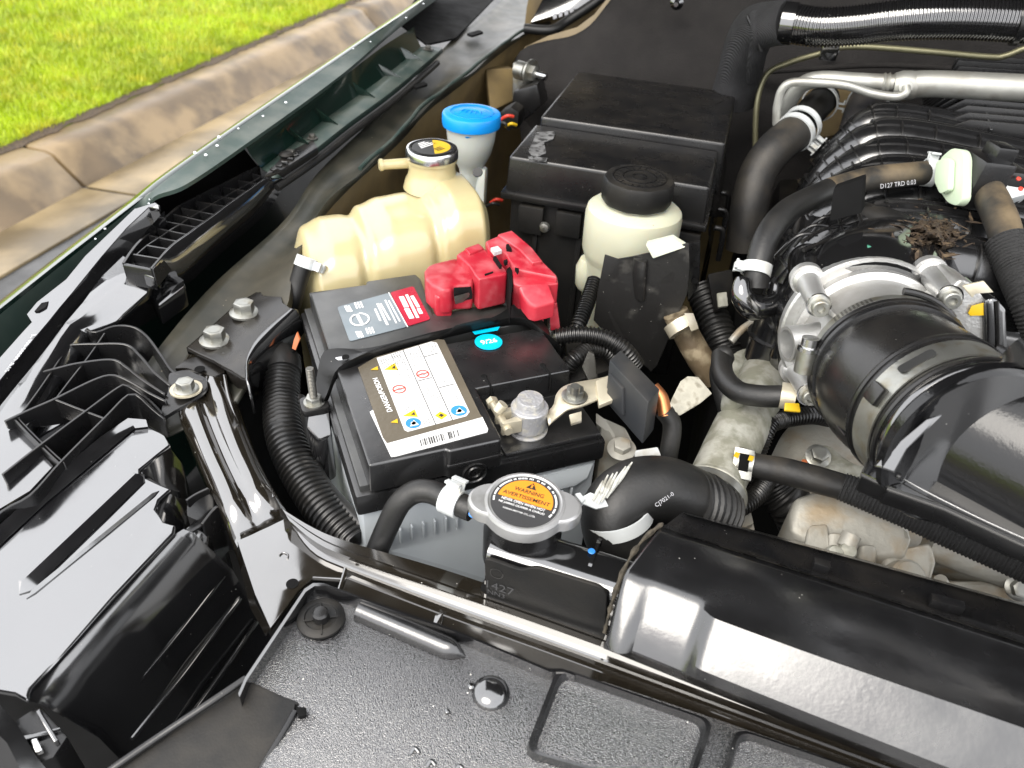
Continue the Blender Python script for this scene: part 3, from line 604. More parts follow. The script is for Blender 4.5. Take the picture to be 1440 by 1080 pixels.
# bulb-side bracket at the very front corner
cb = thing('bumper_clip_bracket', 'black clip bracket with steel spring tab at the headlamp corner', 'bracket', W(70,1030,.93))
part('body', prism(WL([(25,1010,.965),(55,990,.965),(95,1035,.958),(75,1065,.955),(30,1085,.955),(-20,1060,.96)]), V((0,0,-.04)), .002), m_satin, cb)
part('web', prism(WL([(50,1000,.968),(56,996,.968),(82,1040,.962),(76,1044,.962)]), V((0,0,-.008)), .0008), m_gloss, cb)
part('web', prism(WL([(28,1035,.966),(84,1022,.962),(86,1027,.962),(30,1041,.966)]), V((0,0,-.008)), .0008), m_gloss, cb)
part('spring_tab', prism(WL([(42,1040,.968),(52,1037,.968),(60,1055,.966),(50,1058,.966)]), V((0,0,-.004)), .001), m_steel, cb)
solo('bumper_edge', loft([WL([(-60,960,.985),(-5,985,.982),(25,1020,.975),(50,1062,.965),(80,1100,.955)]), WL([(-80,985,.985),(-20,1015,.982),(10,1045,.975),(30,1085,.965),(60,1130,.955)]), WL([(-100,1040,.95),(-60,1060,.95),(-30,1090,.94),(0,1130,.93),(20,1180,.92)])]), m_gloss, 'glossy black curved bumper edge below the headlamp housing', 'bumper')
# ================================================================== BRACKET WITH TWO BOLTS
c8 = crop(4.5, 200, 380)
br = thing('fender_bracket', 'black stamped bracket with two bolts bridging fender and radiator support', 'bracket', V((-.4,.5,.95)))
ot = [(280,490),(420,370),(510,290),(600,210),(720,140),(752,140),(765,158),(830,165),(880,165),(890,205),(940,240),(880,290),(830,330),(770,385),(720,440),(690,490),(668,545),(662,610),(668,685),(630,675),(560,630),(520,610),(450,570),(360,530)]
zb = lambda x: 1.005+.012*(x-600)/400
top = [c8(x,y,zb(x)) for x, y in ot]
part('plate', prism(top, V((0,0,-.004)), .0012, 3), m_brkt, br)
part('plate_flange', loft([[c8(x,y,zb(x)-.003) for x, y in ot[:6]], [c8(x,y,zb(x)-.003)+V((-.002,.002,-.02)) for x, y in ot[:6]]]), m_deep, br)
ed = [(940,240),(880,290),(830,330),(770,385),(720,440),(690,490),(668,545),(662,610),(668,685)]
r0 = [c8(x,y,zb(x)+.0004) for x, y in ed]
cen = c8(560,380,1.0)
r1 = [p+(p-cen).normalized()*.006+V((0,0,-.004)) for p in r0]; r2 = [p+(p-cen).normalized()*.008+V((0,0,-.014)) for p in r0]; r3 = [p+(p-cen).normalized()*.01+V((0,0,-.03-.012*math.sin(math.pi*i/8))) for i, p in enumerate(r0)]
mods(part('skirt', loft([catmull(r,4) for r in (r0,r1,r2,r3)]), m_gloss, br, angle=60), .0018)
part('tail', loft([[c8(520,610,.996), c8(600,660,.998), c8(668,685,1.0)], [c8(550,690,.985), c8(600,740,.985), c8(660,760,.985)], [c8(570,760,.965), c8(640,800,.965), c8(700,812,.965)], [c8(760,790,.955), c8(745,800,.955), c8(730,812,.955)]]), m_brkt, br)
mods(part('inner_lip', loft([[c8(668,685,.999), c8(740,640,.985), c8(800,570,.98), c8(880,560,.985), c8(965,500,.99)], [c8(700,812,.962), c8(770,790,.955), c8(800,700,.955), c8(880,640,.96), c8(965,520,.975)]]), m_deep, br), .0015)
part('pressed_slot', tube([c8(520,535,.9995), c8(545,560,.9995), c8(560,590,.9985)], .0032, n=4), m_brkt, br)
part('rust_patch', prism([c8(978,395,1.003), c8(995,440,1.0), c8(970,505,.992), c8(948,495,.992), c8(960,440,1.0)], V((.0,.002,0)), 0), m_orangp, br, label='orange rust patch on the bracket end')
for x, y in ((650,250),(465,425)): hexbolt('bolt', c8(x,y+25,zb(x)), (.02,.05,1), .0095, .0125, m_zinc, br, 1.45, .3)
# ================================================================== RADIATOR SUPPORT
rs = thing('radiator_support', 'glossy black painted radiator support with corner post and crossbar', 'support frame', V((-.1,.3,.85)))
def post_row(l, r, h=.012):
    l, r = V(l), V(r); out = []
    for k in range(17):
        t = k/16; out.append(l.lerp(r,t)+V((0,0,h*math.sin(math.pi*t)**.55-.62*h*math.exp(-((t-.46)/.13)**2))))
    return [l+V((.004,0,-.05))]+out+[r+V((-.006,0,-.05))]
pr = [post_row(W(262,500,.985), W(320,520,.985), .006), post_row(W(250,530,.982), W(322,545,.982), .009), post_row(W(251,580,.978), W(333,560,.978), .012), post_row(W(262,612,.974), W(346,600,.974), .014), post_row(W(285,665,.97), W(366,650,.97), .013), post_row(W(315,730,.966), W(392,700,.966), .011), post_row(W(338,778,.948), W(414,738,.950), .004)]
prc = [[catmull([pr[i][k] for i in range(len(pr))], 5)[j] for k in range(19)] for j in range(5*(len(pr)-1)+1)]
part('corner_post', loft(prc), m_pblack, rs, angle=50)
part('post_ear', rprism(WL([(244,518,.990),(262,505,.992),(290,498,.993),(310,507,.993),(318,522,.991),(300,530,.99),(262,517,.9905)]), V((0,0,-.004)), .003), m_brkt, rs)
part('ear_hole', lathe([(.0045,0),(.0045,.0004)], W(281,519,.9935), (0,0,1), 20), m_deep, rs)
part('post_crease', tube(WL([(316,528,.99),(322,560,.985),(338,605,.979),(358,645,.974),(385,700,.97)]), .0016), m_pblack, rs)
gz = .966
gus = WL([(333,760,gz),(352,752,gz),(402,728,gz),(420,742,gz),(470,775,gz),(500,800,gz),(480,815,gz),(440,812,gz),(420,830,gz),(380,884,gz),(358,835,gz)])
part('corner_plate', prism(gus, V((0,0,-.004)), .0012), m_pblack, rs)
part('plate_hole', lathe([(.0042,0),(.0042,.0004),(.003,.0005)], W(411,821,gz+.0002), (0,0,1), 20), m_deep, rs)
part('plate_edge', loft([WL([(337,765,gz),(360,850,gz-.001),(380,884,gz-.002)]), WL([(330,770,gz-.03),(352,855,gz-.03),(374,895,gz-.03)])]), m_pblack, rs)
part('weld_mark', tube(WL([(393,781,gz+.0005),(398,777,gz+.0005),(405,780,gz+.0005),(404,786,gz+.0005)]), .0006), m_pblack, rs)
# crossbar: a back rail with a raised bead and channel, and a flat front ledge
def bar_rows(cols): return [resample(WL(r+[(r[-1][0]+640,r[-1][1]+238,r[-1][2])]), 64) for r in cols]
back = [[(395,712,.93),(440,738,.93),(490,758,.93),(640,800,.93),(850,872,.93)], [(397,716,.9745),(440,742,.9745),(490,762,.9745),(640,806,.9745),(850,880,.9745)],
 [(401,722,.9745),(442,751,.9745),(489,773,.9745),(640,826,.9745),(850,900,.9745)], [(402,724,.9768),(442,753,.9768),(488,775,.9768),(640,829,.9768),(850,903,.9768)],
 [(406,731,.9768),(442,761,.9768),(487,782,.9768),(640,836,.9768),(850,911,.9768)], [(410,738,.968),(442,769,.968),(484,790,.968),(638,845,.968),(849,920,.968)], [(414,744,.967),(440,776,.967),(482,797,.967),(636,854,.967),(848,930,.967)]]
part('crossbar', loft(bar_rows(back)), m_pblack, rs, angle=22)
led = [[(484,796,.9665),(636,853,.9665),(848,929,.9665)], [(483,799,.9728),(635,857,.9728),(847,933,.9728)], [(482,804,.9728),(634,862,.9728),(846,938,.9728)], [(481,808,.9698),(632,867,.9698),(845,944,.9698)], [(470,842,.9698),(620,897,.9698),(836,974,.9698)], [(469,846,.955),(619,901,.955),(835,978,.955)]]
part('ledge', loft(bar_rows(led)), m_pblack, rs, angle=22, label='brown-black dusty ledge')
part('ledge_end', prism(WL([(484,796,.9735),(489,799,.9735),(478,838,.9705),(470,842,.9705)]), V((0,0,-.008)), .001), m_pblack, rs)
part('bar_tab', prism(WL([(612,864,.9715),(624,861,.9735),(618,884,.9715),(606,887,.9715)]), V((0,0,-.004)), .001), m_pblack, rs)
# ================================================================== GRILLE PANEL
gp = thing('grille_top_panel', 'grained black plastic sight shield in front of the radiator support', 'plastic panel', V((-.05,.2,.95)))
pz = .971
outl = WL([(448,826,pz),(520,848,pz),(660,898,pz),(775,950,pz),(850,958,pz),(1000,1008,pz),(1150,1060,pz),(1500,1200,pz),(1500,1500,pz),(400,1500,pz),(300,1230,pz),(365,1082,pz),(420,990,pz),(350,958,pz)])
part('panel', prism(outl, V((0,0,-.004)), .001), m_grain, gp)
rim = WL([(335,975,pz+.008),(345,952,pz+.009),(428,828,pz+.011),(440,820,pz+.011),(455,820,pz+.011),(530,847,pz+.01),(640,885,pz+.009),(770,940,pz+.008),(790,940,pz+.008),(805,945,pz+.008)])
part('rim', loft([[p+V((-.003,.003,-.012)) for p in rim], rim, [p+V((.002,-.0018,0)) for p in rim], [p+V((.003,-.003,-.0115)) for p in rim]]), m_gloss, gp)
part('side_wing', prism(WL([(344,958,pz+.003),(352,957,pz+.003),(398,978,pz+.002),(421,986,pz+.002),(415,1000,pz),(366,1084,pz-.004),(300,1230,pz-.01),(60,1230,pz-.03),(148,1090,pz-.012)]), V((0,0,-.006)), .002), m_matte, gp, label='dull black side wing sloping away')
part('wing_rim', tube(WL([(346,954,pz+.006),(300,985,pz+.003),(225,1035,pz-.004),(148,1088,pz-.010),(60,1150,pz-.02)]), .0022), m_satin, gp)
part('wing_crease', tube(WL([(415,1000,pz+.002),(395,1035,pz),(366,1084,pz-.003),(330,1160,pz-.006)]), .0018), m_satin, gp)
part('square_hole', prism(WL([(416,994,pz+.0035),(430,994,pz+.0035),(431,1005,pz+.0035),(419,1008,pz+.0035)]), V((0,0,-.003)), .0004), m_deep, gp)
bs, be = W(500,858,pz), W(655,924,pz)
d = (be-bs).normalized(); s = V((-d.y,d.x,0)); bm = new(); rows = []
for k in range(25):
    t = k/24; p = bs.lerp(be,t); wd = .0072*min(1, (t/.04)**.5 if t < .04 else 1, ((1-t)/.14)**.8 if t > .86 else 1)+.0002; hh = .0085*min(1,t/.03, (1-t)/.1)
    rows.append([p+s*wd*math.cos(math.pi*j/10)+V((0,0,hh*math.sin(math.pi*j/10)+.0003)) for j in range(11)])
part('raised_bead', loft(rows), m_semi, gp, angle=50)
# dome button
part('dome', lathe([(.0115,0),(.0112,.0016),(.0095,.004),(.006,.0058),(.0005,.0064)], W(690,975,pz), (0,0,1), 36), m_gloss, gp, label='smooth shiny dome on the grained panel')
part('pin', lathe([(.0022,0),(.0022,.003),(.001,.004)], W(663,968,pz), (0,0,1), 16), m_gloss, gp)
part('pin', lathe([(.0016,0),(.0014,.002),(.0004,.0025)], W(629,1002,pz), (0,0,1), 12), m_gloss, gp)
for x, y in ((577,1060),(600,1078),(640,1085)): part('pin', tube([W(x,y,pz), W(x+6,y-8,pz+.001), W(x+12,y-2,pz)], .0012), m_gloss, gp)
# recessed pockets with raised rims
def pocket(pts, rim_w=.0035):
    P = WL(pts); cen = sum(P, V())/len(P)
    def rr(k, z): return rnd([cen+(p-cen)*k+V((0,0,z)) for p in P], .008)
    def rnd(pts, rad):
        out = []; k = len(pts)
        for i in range(k):
            p, a, c = pts[i], pts[i-1], pts[(i+1) % k]; s_, e_ = p+(a-p).normalized()*rad, p+(c-p).normalized()*rad
            for j in range(5): t = j/4; out.append((1-t)**2*s_+2*t*(1-t)*p+t*t*e_)
        return out
    part('pocket', loft([rr(1.0,.0005), rr(.985,.007), rr(.93,.0072), rr(.89,.0015)], None, True), m_semi, gp)
    b = new(); b.faces.new([b.verts.new(p) for p in rr(.895,.0016)]); part('pocket_floor', b, m_grain, gp)
pocket([(782,945,pz),(1003,1022,pz),(965,1130,pz),(735,1065,pz)])
pocket([(1030,1030,pz),(1250,1105,pz),(1220,1210,pz),(1000,1140,pz)])
# push clip
pc = thing('push_clip', 'round black push-pin clip at the panel corner', 'clip', W(452,870,pz))
part('head', lathe([(.0145,0),(.0152,.001),(.0152,.0028),(.0135,.0042),(.0105,.0046),(.0098,.0038),(.006,.0036)], W(452,872,pz+.001), (0,0,1), 40), m_matte, pc)
part('center_pin', lathe([(.0052,0),(.0052,.006),(.004,.0075),(.0015,.0078)], W(452,870,pz+.0046), (0,0,1), 24), m_satin, pc)
for k in range(4):
    t = k*math.pi/2+.5; f = F(W(452,871,pz+.0048), (math.cos(t),math.sin(t),0), (-math.sin(t),math.cos(t),0)); part('rib', box(f, (.004,-.0005,0), (.0118,.0005,.0012), .0002), m_matte, pc)
# ================================================================== RADIATOR COVER
rc = thing('radiator_cover', 'wide glossy black radiator air cover with pressed steps', 'plastic cover', V((.15,.32,.98)))
def cv(t, s):
    """t along the length (0 = ragged end), s across: 0 rear edge .. 1 front foot."""
    pass
sec = [  # (px,py,z) at the end, middle, far
 [(930,742,1.03),(1180,822,1.03),(1480,918,1.03),(1700,988,1.03)],
 [(924,748,1.034),(1175,828,1.034),(1475,925,1.034),(1695,996,1.034)],
 [(905,772,1.034),(1155,862,1.034),(1455,962,1.034),(1680,1036,1.034)],
 [(883,800,1.0335),(1133,888,1.0335),(1438,990,1.0335),(1662,1068,1.0335)],
 [(880,806,1.033),(1130,895,1.033),(1435,999,1.033),(1660,1077,1.033)],
 [(876,813,1.0312),(1124,904,1.0312),(1429,1010,1.0312),(1654,1090,1.0312)],
 [(866,846,1.0215),(1108,940,1.0215),(1410,1050,1.0215),(1635,1132,1.0215)],
 [(857,880,1.0115),(1095,975,1.0115),(1396,1092,1.0115),(1620,1178,1.0115)],
 [(852,900,1.004),(1087,995,1.004),(1388,1114,1.004),(1612,1202,1.004)],
 [(849,912,.992),(1081,1006,.992),(1383,1125,.992),(1607,1214,.992)]]
n = 120; rows = []
for k, r in enumerate(sec):
    P = resample(WL(r), n); out = []
    for i, p in enumerate(P):
        x = i/(n-1)*.42; dz = 0; dy = 0
        lowp = 1 if 5 <= k <= 8 else 0
        # a rounded buttress at the ragged end, then a step up part-way along
        bt = max(0, 1-abs(x-.012)/.012); st = 1/(1+math.exp(-(x-.075)/.0022))
        dy = -lowp*(.006*bt**.5*(1 if k >= 7 else .3)+.007*st*(1 if k in (5,6,7) else .5))
        dz = lowp*.003*st
        out.append(p+V((0,dy,dz)))
    rows.append(out)
mods(part('shell', loft(rows), m_semi, rc, angle=28), .0025)
part('lip', loft([resample(WL(r),40) for r in ([(930,741,1.029),(1180,821,1.029),(1480,917,1.029),(1700,987,1.029)], [(938,737,1.02),(1190,815,1.02),(1490,908,1.02),(1705,976,1.02)], [(960,720,1.02),(1215,790,1.02),(1510,870,1.02),(1720,930,1.02)], [(968,724,1.026),(1222,792,1.026),(1520,874,1.026),(1730,934,1.026)], [(972,722,.98),(1226,790,.98),(1524,872,.98),(1734,932,.98)])]), m_satin, rc)
for x, y in ((1155,795),(1320,846),(1342,852)): part('lip_clip', box(F(W(x,y,1.026), (1,-.05,0), (0,1,0)), (-.005,-.003,-.004), (.005,.003,.003), .0008), m_satin, rc)
part('foam_edge', tube(WL([(932,736,1.03),(902,762,1.028),(878,800,1.022),(860,850,1.01),(850,890,.995)]), [rg.uniform(.0005,.0022) for _ in range(40)], seg=7), m_foam, rc, label='ragged brown foam along the cover end')
# ================================================================== BATTERY
ba_ = math.radians(37.3); fB = F(W(500,700,1.0), (math.cos(ba_),math.sin(ba_),0), (-math.sin(ba_),math.cos(ba_),0))
def Bm(u, v, z=0): return fB(u/1000, v/1000, z/1000)
bat = thing('car_battery', 'grey car battery with black lid, warning label and round date sticker', 'battery', Bm(100,128,-200))
UP = V((0,0,1))
cs = part('case', box(fB, (.004,.004,-.2), (.195,.252,-.013), .004, taper=-.0), m_grey, bat, label='plain grey lower battery case')
part('lid_skirt', box(fB, (0,0,-.02), (.199,.256,.0), .003), m_lid, bat)
part('lid_ledge', box(fB, (.004,.004,-.0005), (.195,.252,.006), .0015), m_lid2, bat)
front = [(11,-2),(66,-2),(68,-5),(106,-5),(108,-2),(109,58),(191,58),(191,124),(11,124)]
part('lid_block', prism([Bm(u,v,30) for u, v in front], None, .0025, 3, None, [Bm(u+(-1 if u < 100 else 1),v-(1 if v < 0 else -1),4) for u, v in front]), m_lid, bat)
rear = [(10,135),(188,135),(172,176),(108,172),(114,236),(112,246),(64,246),(62,240),(10,238)]
part('label_block', prism([Bm(u,v,30) for u, v in rear], None, .0025, 3, None, [Bm(u,v,4) for u, v in rear]), m_lid2, bat)
part('lid_step', box(F(Bm(10,240,0), fB.x, fB.y), (0,0,0), (.05,.010,.024), .002), m_lid2, bat)
part('post_platform', prism([Bm(u,v,8) for u, v in ((114,2),(194,2),(194,56),(112,56))], None, .0015, 2, None, [Bm(u,v,4) for u, v in ((113,1),(195,1),(195,57),(111,57))]), m_lid, bat)
part('lip', box(fB, (.066,-.0062,.012), (.108,-.003,.0165), .0008), m_lid, bat)
pl = part('vent_plug', lathe([(.0098,0),(.0098,.001),(.0088,.0016),(.0082,.0006),(.0058,.0006),(.0052,.0016),(.004,.0016),(.0035,.0004),(.0012,.0002)], Bm(87,-5.4,4), -fB.y, 32), m_satin, bat)
for u in (121,172):
    part('lid_slit', tube([Bm(u,70,30.2), Bm(u+.3,58.5,30.2), Bm(u+1.0,57.4,28), Bm(u+1.6,57.0,12)], .0009, smooth=False, seg=8), m_deep, bat)
    part('slit_pip', lathe([(.0026,0),(.0022,.0006)], Bm(u-.5,71,30), UP, 16), m_deep, bat)
# ribs moulded on the grey case front
for k in range(6): part('case_rib', box(F(Bm(128+k*9,3.2,-44), fB.x, -fB.y), (0,0,-.0), (.0016,.004,.0155), .0005), m_grey, bat)
part('case_rib', prism([Bm(122,3,-26), Bm(192,3,-26), Bm(186,-1,-36), Bm(176,-1,-42), Bm(122,-1,-42)], fB.y*.002, .0005), m_grey, bat)
for k in range(8): part('case_rib', box(F(Bm(12+k*9,3.2,-44), fB.x, -fB.y), (0,0,0), (.0016,.004,.0155), .0005), m_grey, bat)
# --- labels
c7 = crop(5.143, 480, 440); ZL = 1.0306
def lab(pts, z, mat, name, par=None): return part(name, prism([c7(x,y,z) for x, y in pts], V((0,0,-.0004)), 0), mat, par or bat)
wl = lab([(205,715),(230,700),(330,940),(1020,752),(1062,840),(1055,862),(400,1035),(360,1040)], ZL, m_paper, 'barcode_label')
bl = lab([(120,395),(250,318),(700,190),(745,195),(1005,735),(1020,752),(330,942),(300,900)], ZL+.0002, m_brown, 'brown_label')
mk = lab([(255,325),(650,207),(690,215),(928,715),(905,745),(480,858),(455,845)], ZL+.0005, m_paper, 'warning_label')
def ln(a, b, wd=.00025, z=ZL+.0008):
    a, b = c7(*a,z), c7(*b,z); d = (b-a).normalized(); s = V((-d.y,d.x,0))*wd; part('rule', prism([a-s,b-s,b+s,a+s], V((0,0,-.0003)), 0), m_ink, bat)
ln((445,265),(682,805)); ln((560,235),(803,772)); ln((597,318),(705,287)); ln((708,540),(817,512)); ln((552,492),(655,466))
def tri(pts, mat, z=ZL+.0009): part('warning_triangle', prism([c7(x,y,z) for x, y in pts], V((0,0,-.0003)), 0), mat, bat)
for t in ([(310,410),(385,362),(412,412)], [(445,745),(530,697),(553,750)], [(212,410),(262,385),(266,410)], [(358,790),(405,765),(410,795)]): tri(t, m_yel)
tri([(365,400),(385,378),(392,402)], m_ink, ZL+.0011); tri([(505,735),(527,715),(534,737)], m_ink, ZL+.0011)
part('warning_diamond', prism([c7(x,y,ZL+.0009) for x, y in ((678,742),(715,712),(768,738),(725,770))], V((0,0,-.0003)), 0), m_yel, bat)
part('pictogram', prism([c7(x,y,ZL+.0011) for x, y in ((705,742),(720,728),(742,738),(726,752))], V((0,0,-.0003)), 0), m_ink, bat)
def ringm(c, r, mat, fill=None):
    p = c7(*c,ZL+.0008); q = part('prohibition_ring', lathe([(r,0),(r,.0003),(r*.84,.0003),(r*.84,0),(r,0)], p, UP, 30, cap=False), mat, bat)
    d = V((.7,.7,0)); s = V((-.7,.7,0)); part('prohibition_bar', prism([p+d*r*.85+s*r*.08, p+d*r*.85-s*r*.08, p-d*r*.85-s*r*.08, p-d*r*.85+s*r*.08], V((0,0,.0003)), 0), mat, bat)
    part('pictogram', prism([p+V((-.35*r,-.1*r,0)), p+V((.3*r,-.2*r,0)), p+V((.35*r,.15*r,0)), p+V((-.2*r,.25*r,0))], V((0,0,.0002)), 0), m_gprint, bat)
ringm((418,552), .0052, m_pink); ringm((588,442), .0052, m_pink)
for c, r in (((520,797),.0056),((850,707),.0060)):
    p = c7(*c,ZL+.0008); disc(p, UP, r, .0003, m_pblue, bat, 'mandatory_disc')
    part('pictogram', lathe([(r*.35,.0003),(r*.35,.0005)], p-fB.y*r*.1, UP, 14), m_paper, bat); part('pictogram', prism([p-fB.x*r*.6-fB.y*r*.6+UP*.0005, p+fB.x*r*.6-fB.y*r*.6+UP*.0005, p+fB.x*r*.2+fB.y*r*.5+UP*.0005], V((0,0,-.0002)), 0), m_paper, bat)
# fine print: rows of tiny dashes, too small to read
fp = new()
def dashes(o, du, dv, nr, nc, fill=.6, hh=.0006):
    """o, du, dv: corner and the two edge vectors in picture points; lines run along dv."""
    for i in range(nr):
        for j in range(nc):
            if rg.random() > fill: continue
            s = (i+.5)/nr; t0 = j/nc+rg.uniform(0,.15)/nc; t1 = t0+rg.uniform(.4,.85)/nc
            a = c7(o[0]+du[0]*s+dv[0]*t0, o[1]+du[1]*s+dv[1]*t0, ZL+.0009); b = c7(o[0]+du[0]*s+dv[0]*t1, o[1]+du[1]*s+dv[1]*t1, ZL+.0009)
            d = (b-a).normalized(); q = V((-d.y,d.x,0))*hh/2; prism([a-q,b-q,b+q,a+q], V((0,0,-.0002)), 0, bm=fp)
dashes((275,340), (150,-45), (30,60), 9, 6, .8); dashes((350,300), (80,-25), (60,140), 5, 8, .6); dashes((370,440), (110,-30), (30,60), 4, 5, .5); dashes((400,610), (130,-38), (70,110), 6, 9, .5)
dashes((485,285), (80,-20), (35,100), 4, 8, .65); dashes((590,535), (85,-20), (80,165), 5, 12, .5); dashes((600,235), (80,-22), (25,60), 4, 5, .7); dashes((625,345), (80,-22), (25,60), 3, 5, .6); dashes((700,490), (80,-20), (10,25), 3, 3, .8); dashes((780,580), (60,-16), (30,70), 4, 5, .6); dashes((580,770), (70,-20), (15,40), 4, 3, .6)
o_ = part('fine_print', fp, m_gprint, bat); o_['kind'] = 'stuff'
text('DANGER/POISON', c7(372,712,ZL+.0004), c7(262,470,ZL)-c7(372,712,ZL), -fB.x, (c7(262,470,ZL)-c7(372,712,ZL)).length, m_wprint, bat, 'lettering', .0003, height=.0042, bold=.02)
# barcode
bc = new(); x = 0
while x < 1:
    wd = rg.choice((.012,.02,.03)); a = (565+275*x, 915-72*x); b = (565+275*(x+wd), 915-72*(x+wd))
    if rg.random() < .85: prism([c7(a[0],a[1],ZL+.0005), c7(b[0],b[1],ZL+.0005), c7(b[0]+14,b[1]+48,ZL+.0005), c7(a[0]+14,a[1]+48,ZL+.0005)], V((0,0,-.0002)), 0, bm=bc)
    x += wd+rg.choice((.015,.03,.045))
part('barcode', bc, m_ink, bat)['kind'] = 'stuff'
# round date sticker
st = W(687,481,ZL); disc(st, UP, .0118, .0004, m_cyan, bat, 'date_sticker', xs=1.)
text('9/26', st-fB.x*.007-fB.y*.003, fB.x, fB.y, .0145, m_wprint, bat, 'lettering', .0007, bold=.02)
part('cyan_smear', prism(WL([(664,466,1.0312),(703,459,1.0312),(700,464,1.0312),(668,470,1.0312)]), V((0,0,-.0005)), 0), m_cyan, bat)
# rear label
c9 = crop(6, 440, 380)
part('slate_label', rprism([c9(x,y,ZL) for x, y in ((205,310),(640,190),(795,475),(310,600))], V((0,0,-.0004)), .003, 0), m_slate, bat)
part('crimson_label', rprism([c9(x,y,ZL) for x, y in ((652,187),(848,133),(992,412),(803,470))], V((0,0,-.0004)), .003, 0), m_dkred, bat)
def q9(pts, mat=m_wprint, name='print_line', z=ZL+.0004): part(name, prism([c9(x,y,z) for x, y in pts], V((0,0,-.0003)), 0), mat, bat)
def bar9(x0, y0, x1, y1, wd, mat=m_wprint, name='print_line'):
    a, b = c9(x0,y0,ZL+.0004), c9(x1,y1,ZL+.0004); d = (b-a).normalized(); s = V((-d.y,d.x,0))*wd; part(name, prism([a-s,b-s,b+s,a+s], V((0,0,-.0003)), 0), mat, bat)
bar9(640,187,800,478,.0004)
for a in ((525,325,570,425,.0009),(545,280,630,460,.001),(570,280,650,420,.0008),(610,250,705,445,.0006),(640,255,735,430,.0006)): bar9(*a)
for x0, y0, x1, y1, wd in ((745,220,790,310,.0022),(790,320,835,405,.0022),(790,205,885,400,.0013),(835,215,890,310,.0016),(890,320,915,365,.0016)): bar9(x0,y0,x1,y1,wd)
em = c9(395,415,ZL+.0004); ex_ = (c9(475,395,ZL)-c9(315,440,ZL))/2; ey_ = (c9(425,460,ZL)-c9(375,365,ZL))/2
for s in (0, math.pi):
    rows = []
    for k in range(15):
        t = s+.25+(math.pi-.5)*k/14+math.pi/2; p = ex_*math.cos(t)+ey_*math.sin(t)*1.05
        rows.append([em+p*.84, em+p*.84+UP*.0003, em+p+UP*.0003, em+p])
    part('emblem_arc', loft(rows, None, True, True), m_wprint, bat)
bar9(372,370,420,462,.0014, name='emblem_bar')
for x, y in ((275,300),(370,515)):
    for k in range(2): bar9(x+k*22,y,x+25+k*24,y+48,.0013)
    for k in range(3): bar9(x+78+k*24,y-28-k*4,x+98+k*24,y+22-k*4,.0007)
# ================================================================== HOLD-DOWN
hb = thing('battery_hold_down', 'black steel hold-down bar across the battery between two threaded rods', 'clamp bar', Bm(-12,116,-5))
r1_ = WL([(440,566,1.006),(444,540,1.012),(452,500,1.03),(468,490,1.037),(520,489,1.038),(600,469,1.038),(690,447,1.041),(727,426,1.046),(748,433,1.043),(770,462,1.025),(776,480,1.006)])
r2_ = WL([(452,572,1.006),(462,548,1.014),(472,522,1.03),(490,508,1.037),(530,491,1.038),(603,470,1.038),(690,451,1.038),(735,447,1.038),(760,462,1.034),(784,482,1.018),(792,494,1.006)])
n = 50; a, b = resample(r1_,n), resample(r2_,n)
mods(part('bar', loft([[p+V((0,0,-.006)) for p in a], a, [p.lerp(q,.5)+V((0,0,-.002)) for p, q in zip(a,b)], b, [q+V((.0,.0,-.008)) for q in b]]), m_bar, hb, angle=50), .002)
part('slot_hole_mark', rprism(WL([(470,503,1.0385),(487,500,1.0385),(491,504,1.0385),(476,507,1.0385)]), V((0,0,-.0008)), .002, 0), m_steel, hb)  # bright inlay paints the white highlight beside the dark hole
part('slot_hole_mark', lathe([(.003,0),(.003,.0004)], W(486,502,1.0389), UP, 16), m_deep, hb)
for (x, y), lb in (((442,566),'l'),((772,480),'r')):
    p = W(x,y,1.006)
    part('foot', rprism([p+fB.x*a_+fB.y*b_ for a_, b_ in ((-.011,-.010),(.011,-.010),(.011,.010),(-.011,.010))], V((0,0,-.006)), .005, .001), m_satin if lb == 'l' else m_gloss, hb)
    rod = part('threaded_rod', tube([p+V((0,0,-.16)), p+V((0,0,.034))], .0031, ribs=(.0014,.00018), seg=14), m_rod, hb)
    x_, y_, a_ = frame(UP); pts = [p+V((0,0,.0004))+(x_*math.cos(t)+y_*math.sin(t))*.0065 for t in (math.pi/3*k for k in range(6))]
    part('nut', prism(pts, UP*.006, .0008), m_zinc, rod); part('nut_washer', lathe([(.0085,0),(.0085,.0012)], p, UP, 24), m_zinc, rod)
part('foot_leg', prism(WL([(434,575,1.003),(462,568,1.003),(466,610,.985),(448,620,.98),(430,600,.99)]), V((0,0,-.05)), .003), m_gloss, hb)
# ================================================================== NEGATIVE TERMINAL
nt_ = thing('negative_terminal', 'lead battery post clamp with corroded tin-plated strap and nut', 'terminal', Bm(141,24,6))
pc_ = Bm(141,24,0)
part('post', lathe([(.0155,.006),(.0155,.009),(.0115,.0095),(.0108,.036),(.0098,.0385),(.0002,.0388)], pc_, UP, 36), m_lead, nt_)
part('clamp_ring', lathe([(.0118,.012),(.0142,.0122),(.0145,.03),(.0138,.031),(.0112,.031)], pc_, UP, 36), m_lead, nt_)
for s in (-1, 1): part('clamp_jaw', prism([fB(.141-.0125,.024+s*.003-.002,.028), fB(.141-.026,.024+s*.0052-.002,.028), fB(.141-.026,.024+s*.0085-.002,.028), fB(.141-.010,.024+s*.009-.002,.028)], V((0,0,-.012)), .001), m_corr, nt_)
part('clamp_bolt', tube([fB(.119,.010,.022), fB(.119,.044,.022)], .0034, smooth=False), m_corr, nt_)
part('clamp_bolt_head', lathe([(.005,0),(.005,.005),(.0035,.006)], fB(.119,.044,.022), fB.y, 6), m_corr, nt_)
part('clamp_bolt_end', tube([W(700,578,1.03), W(708,568,1.036)], .0042, smooth=False), m_corr, nt_)
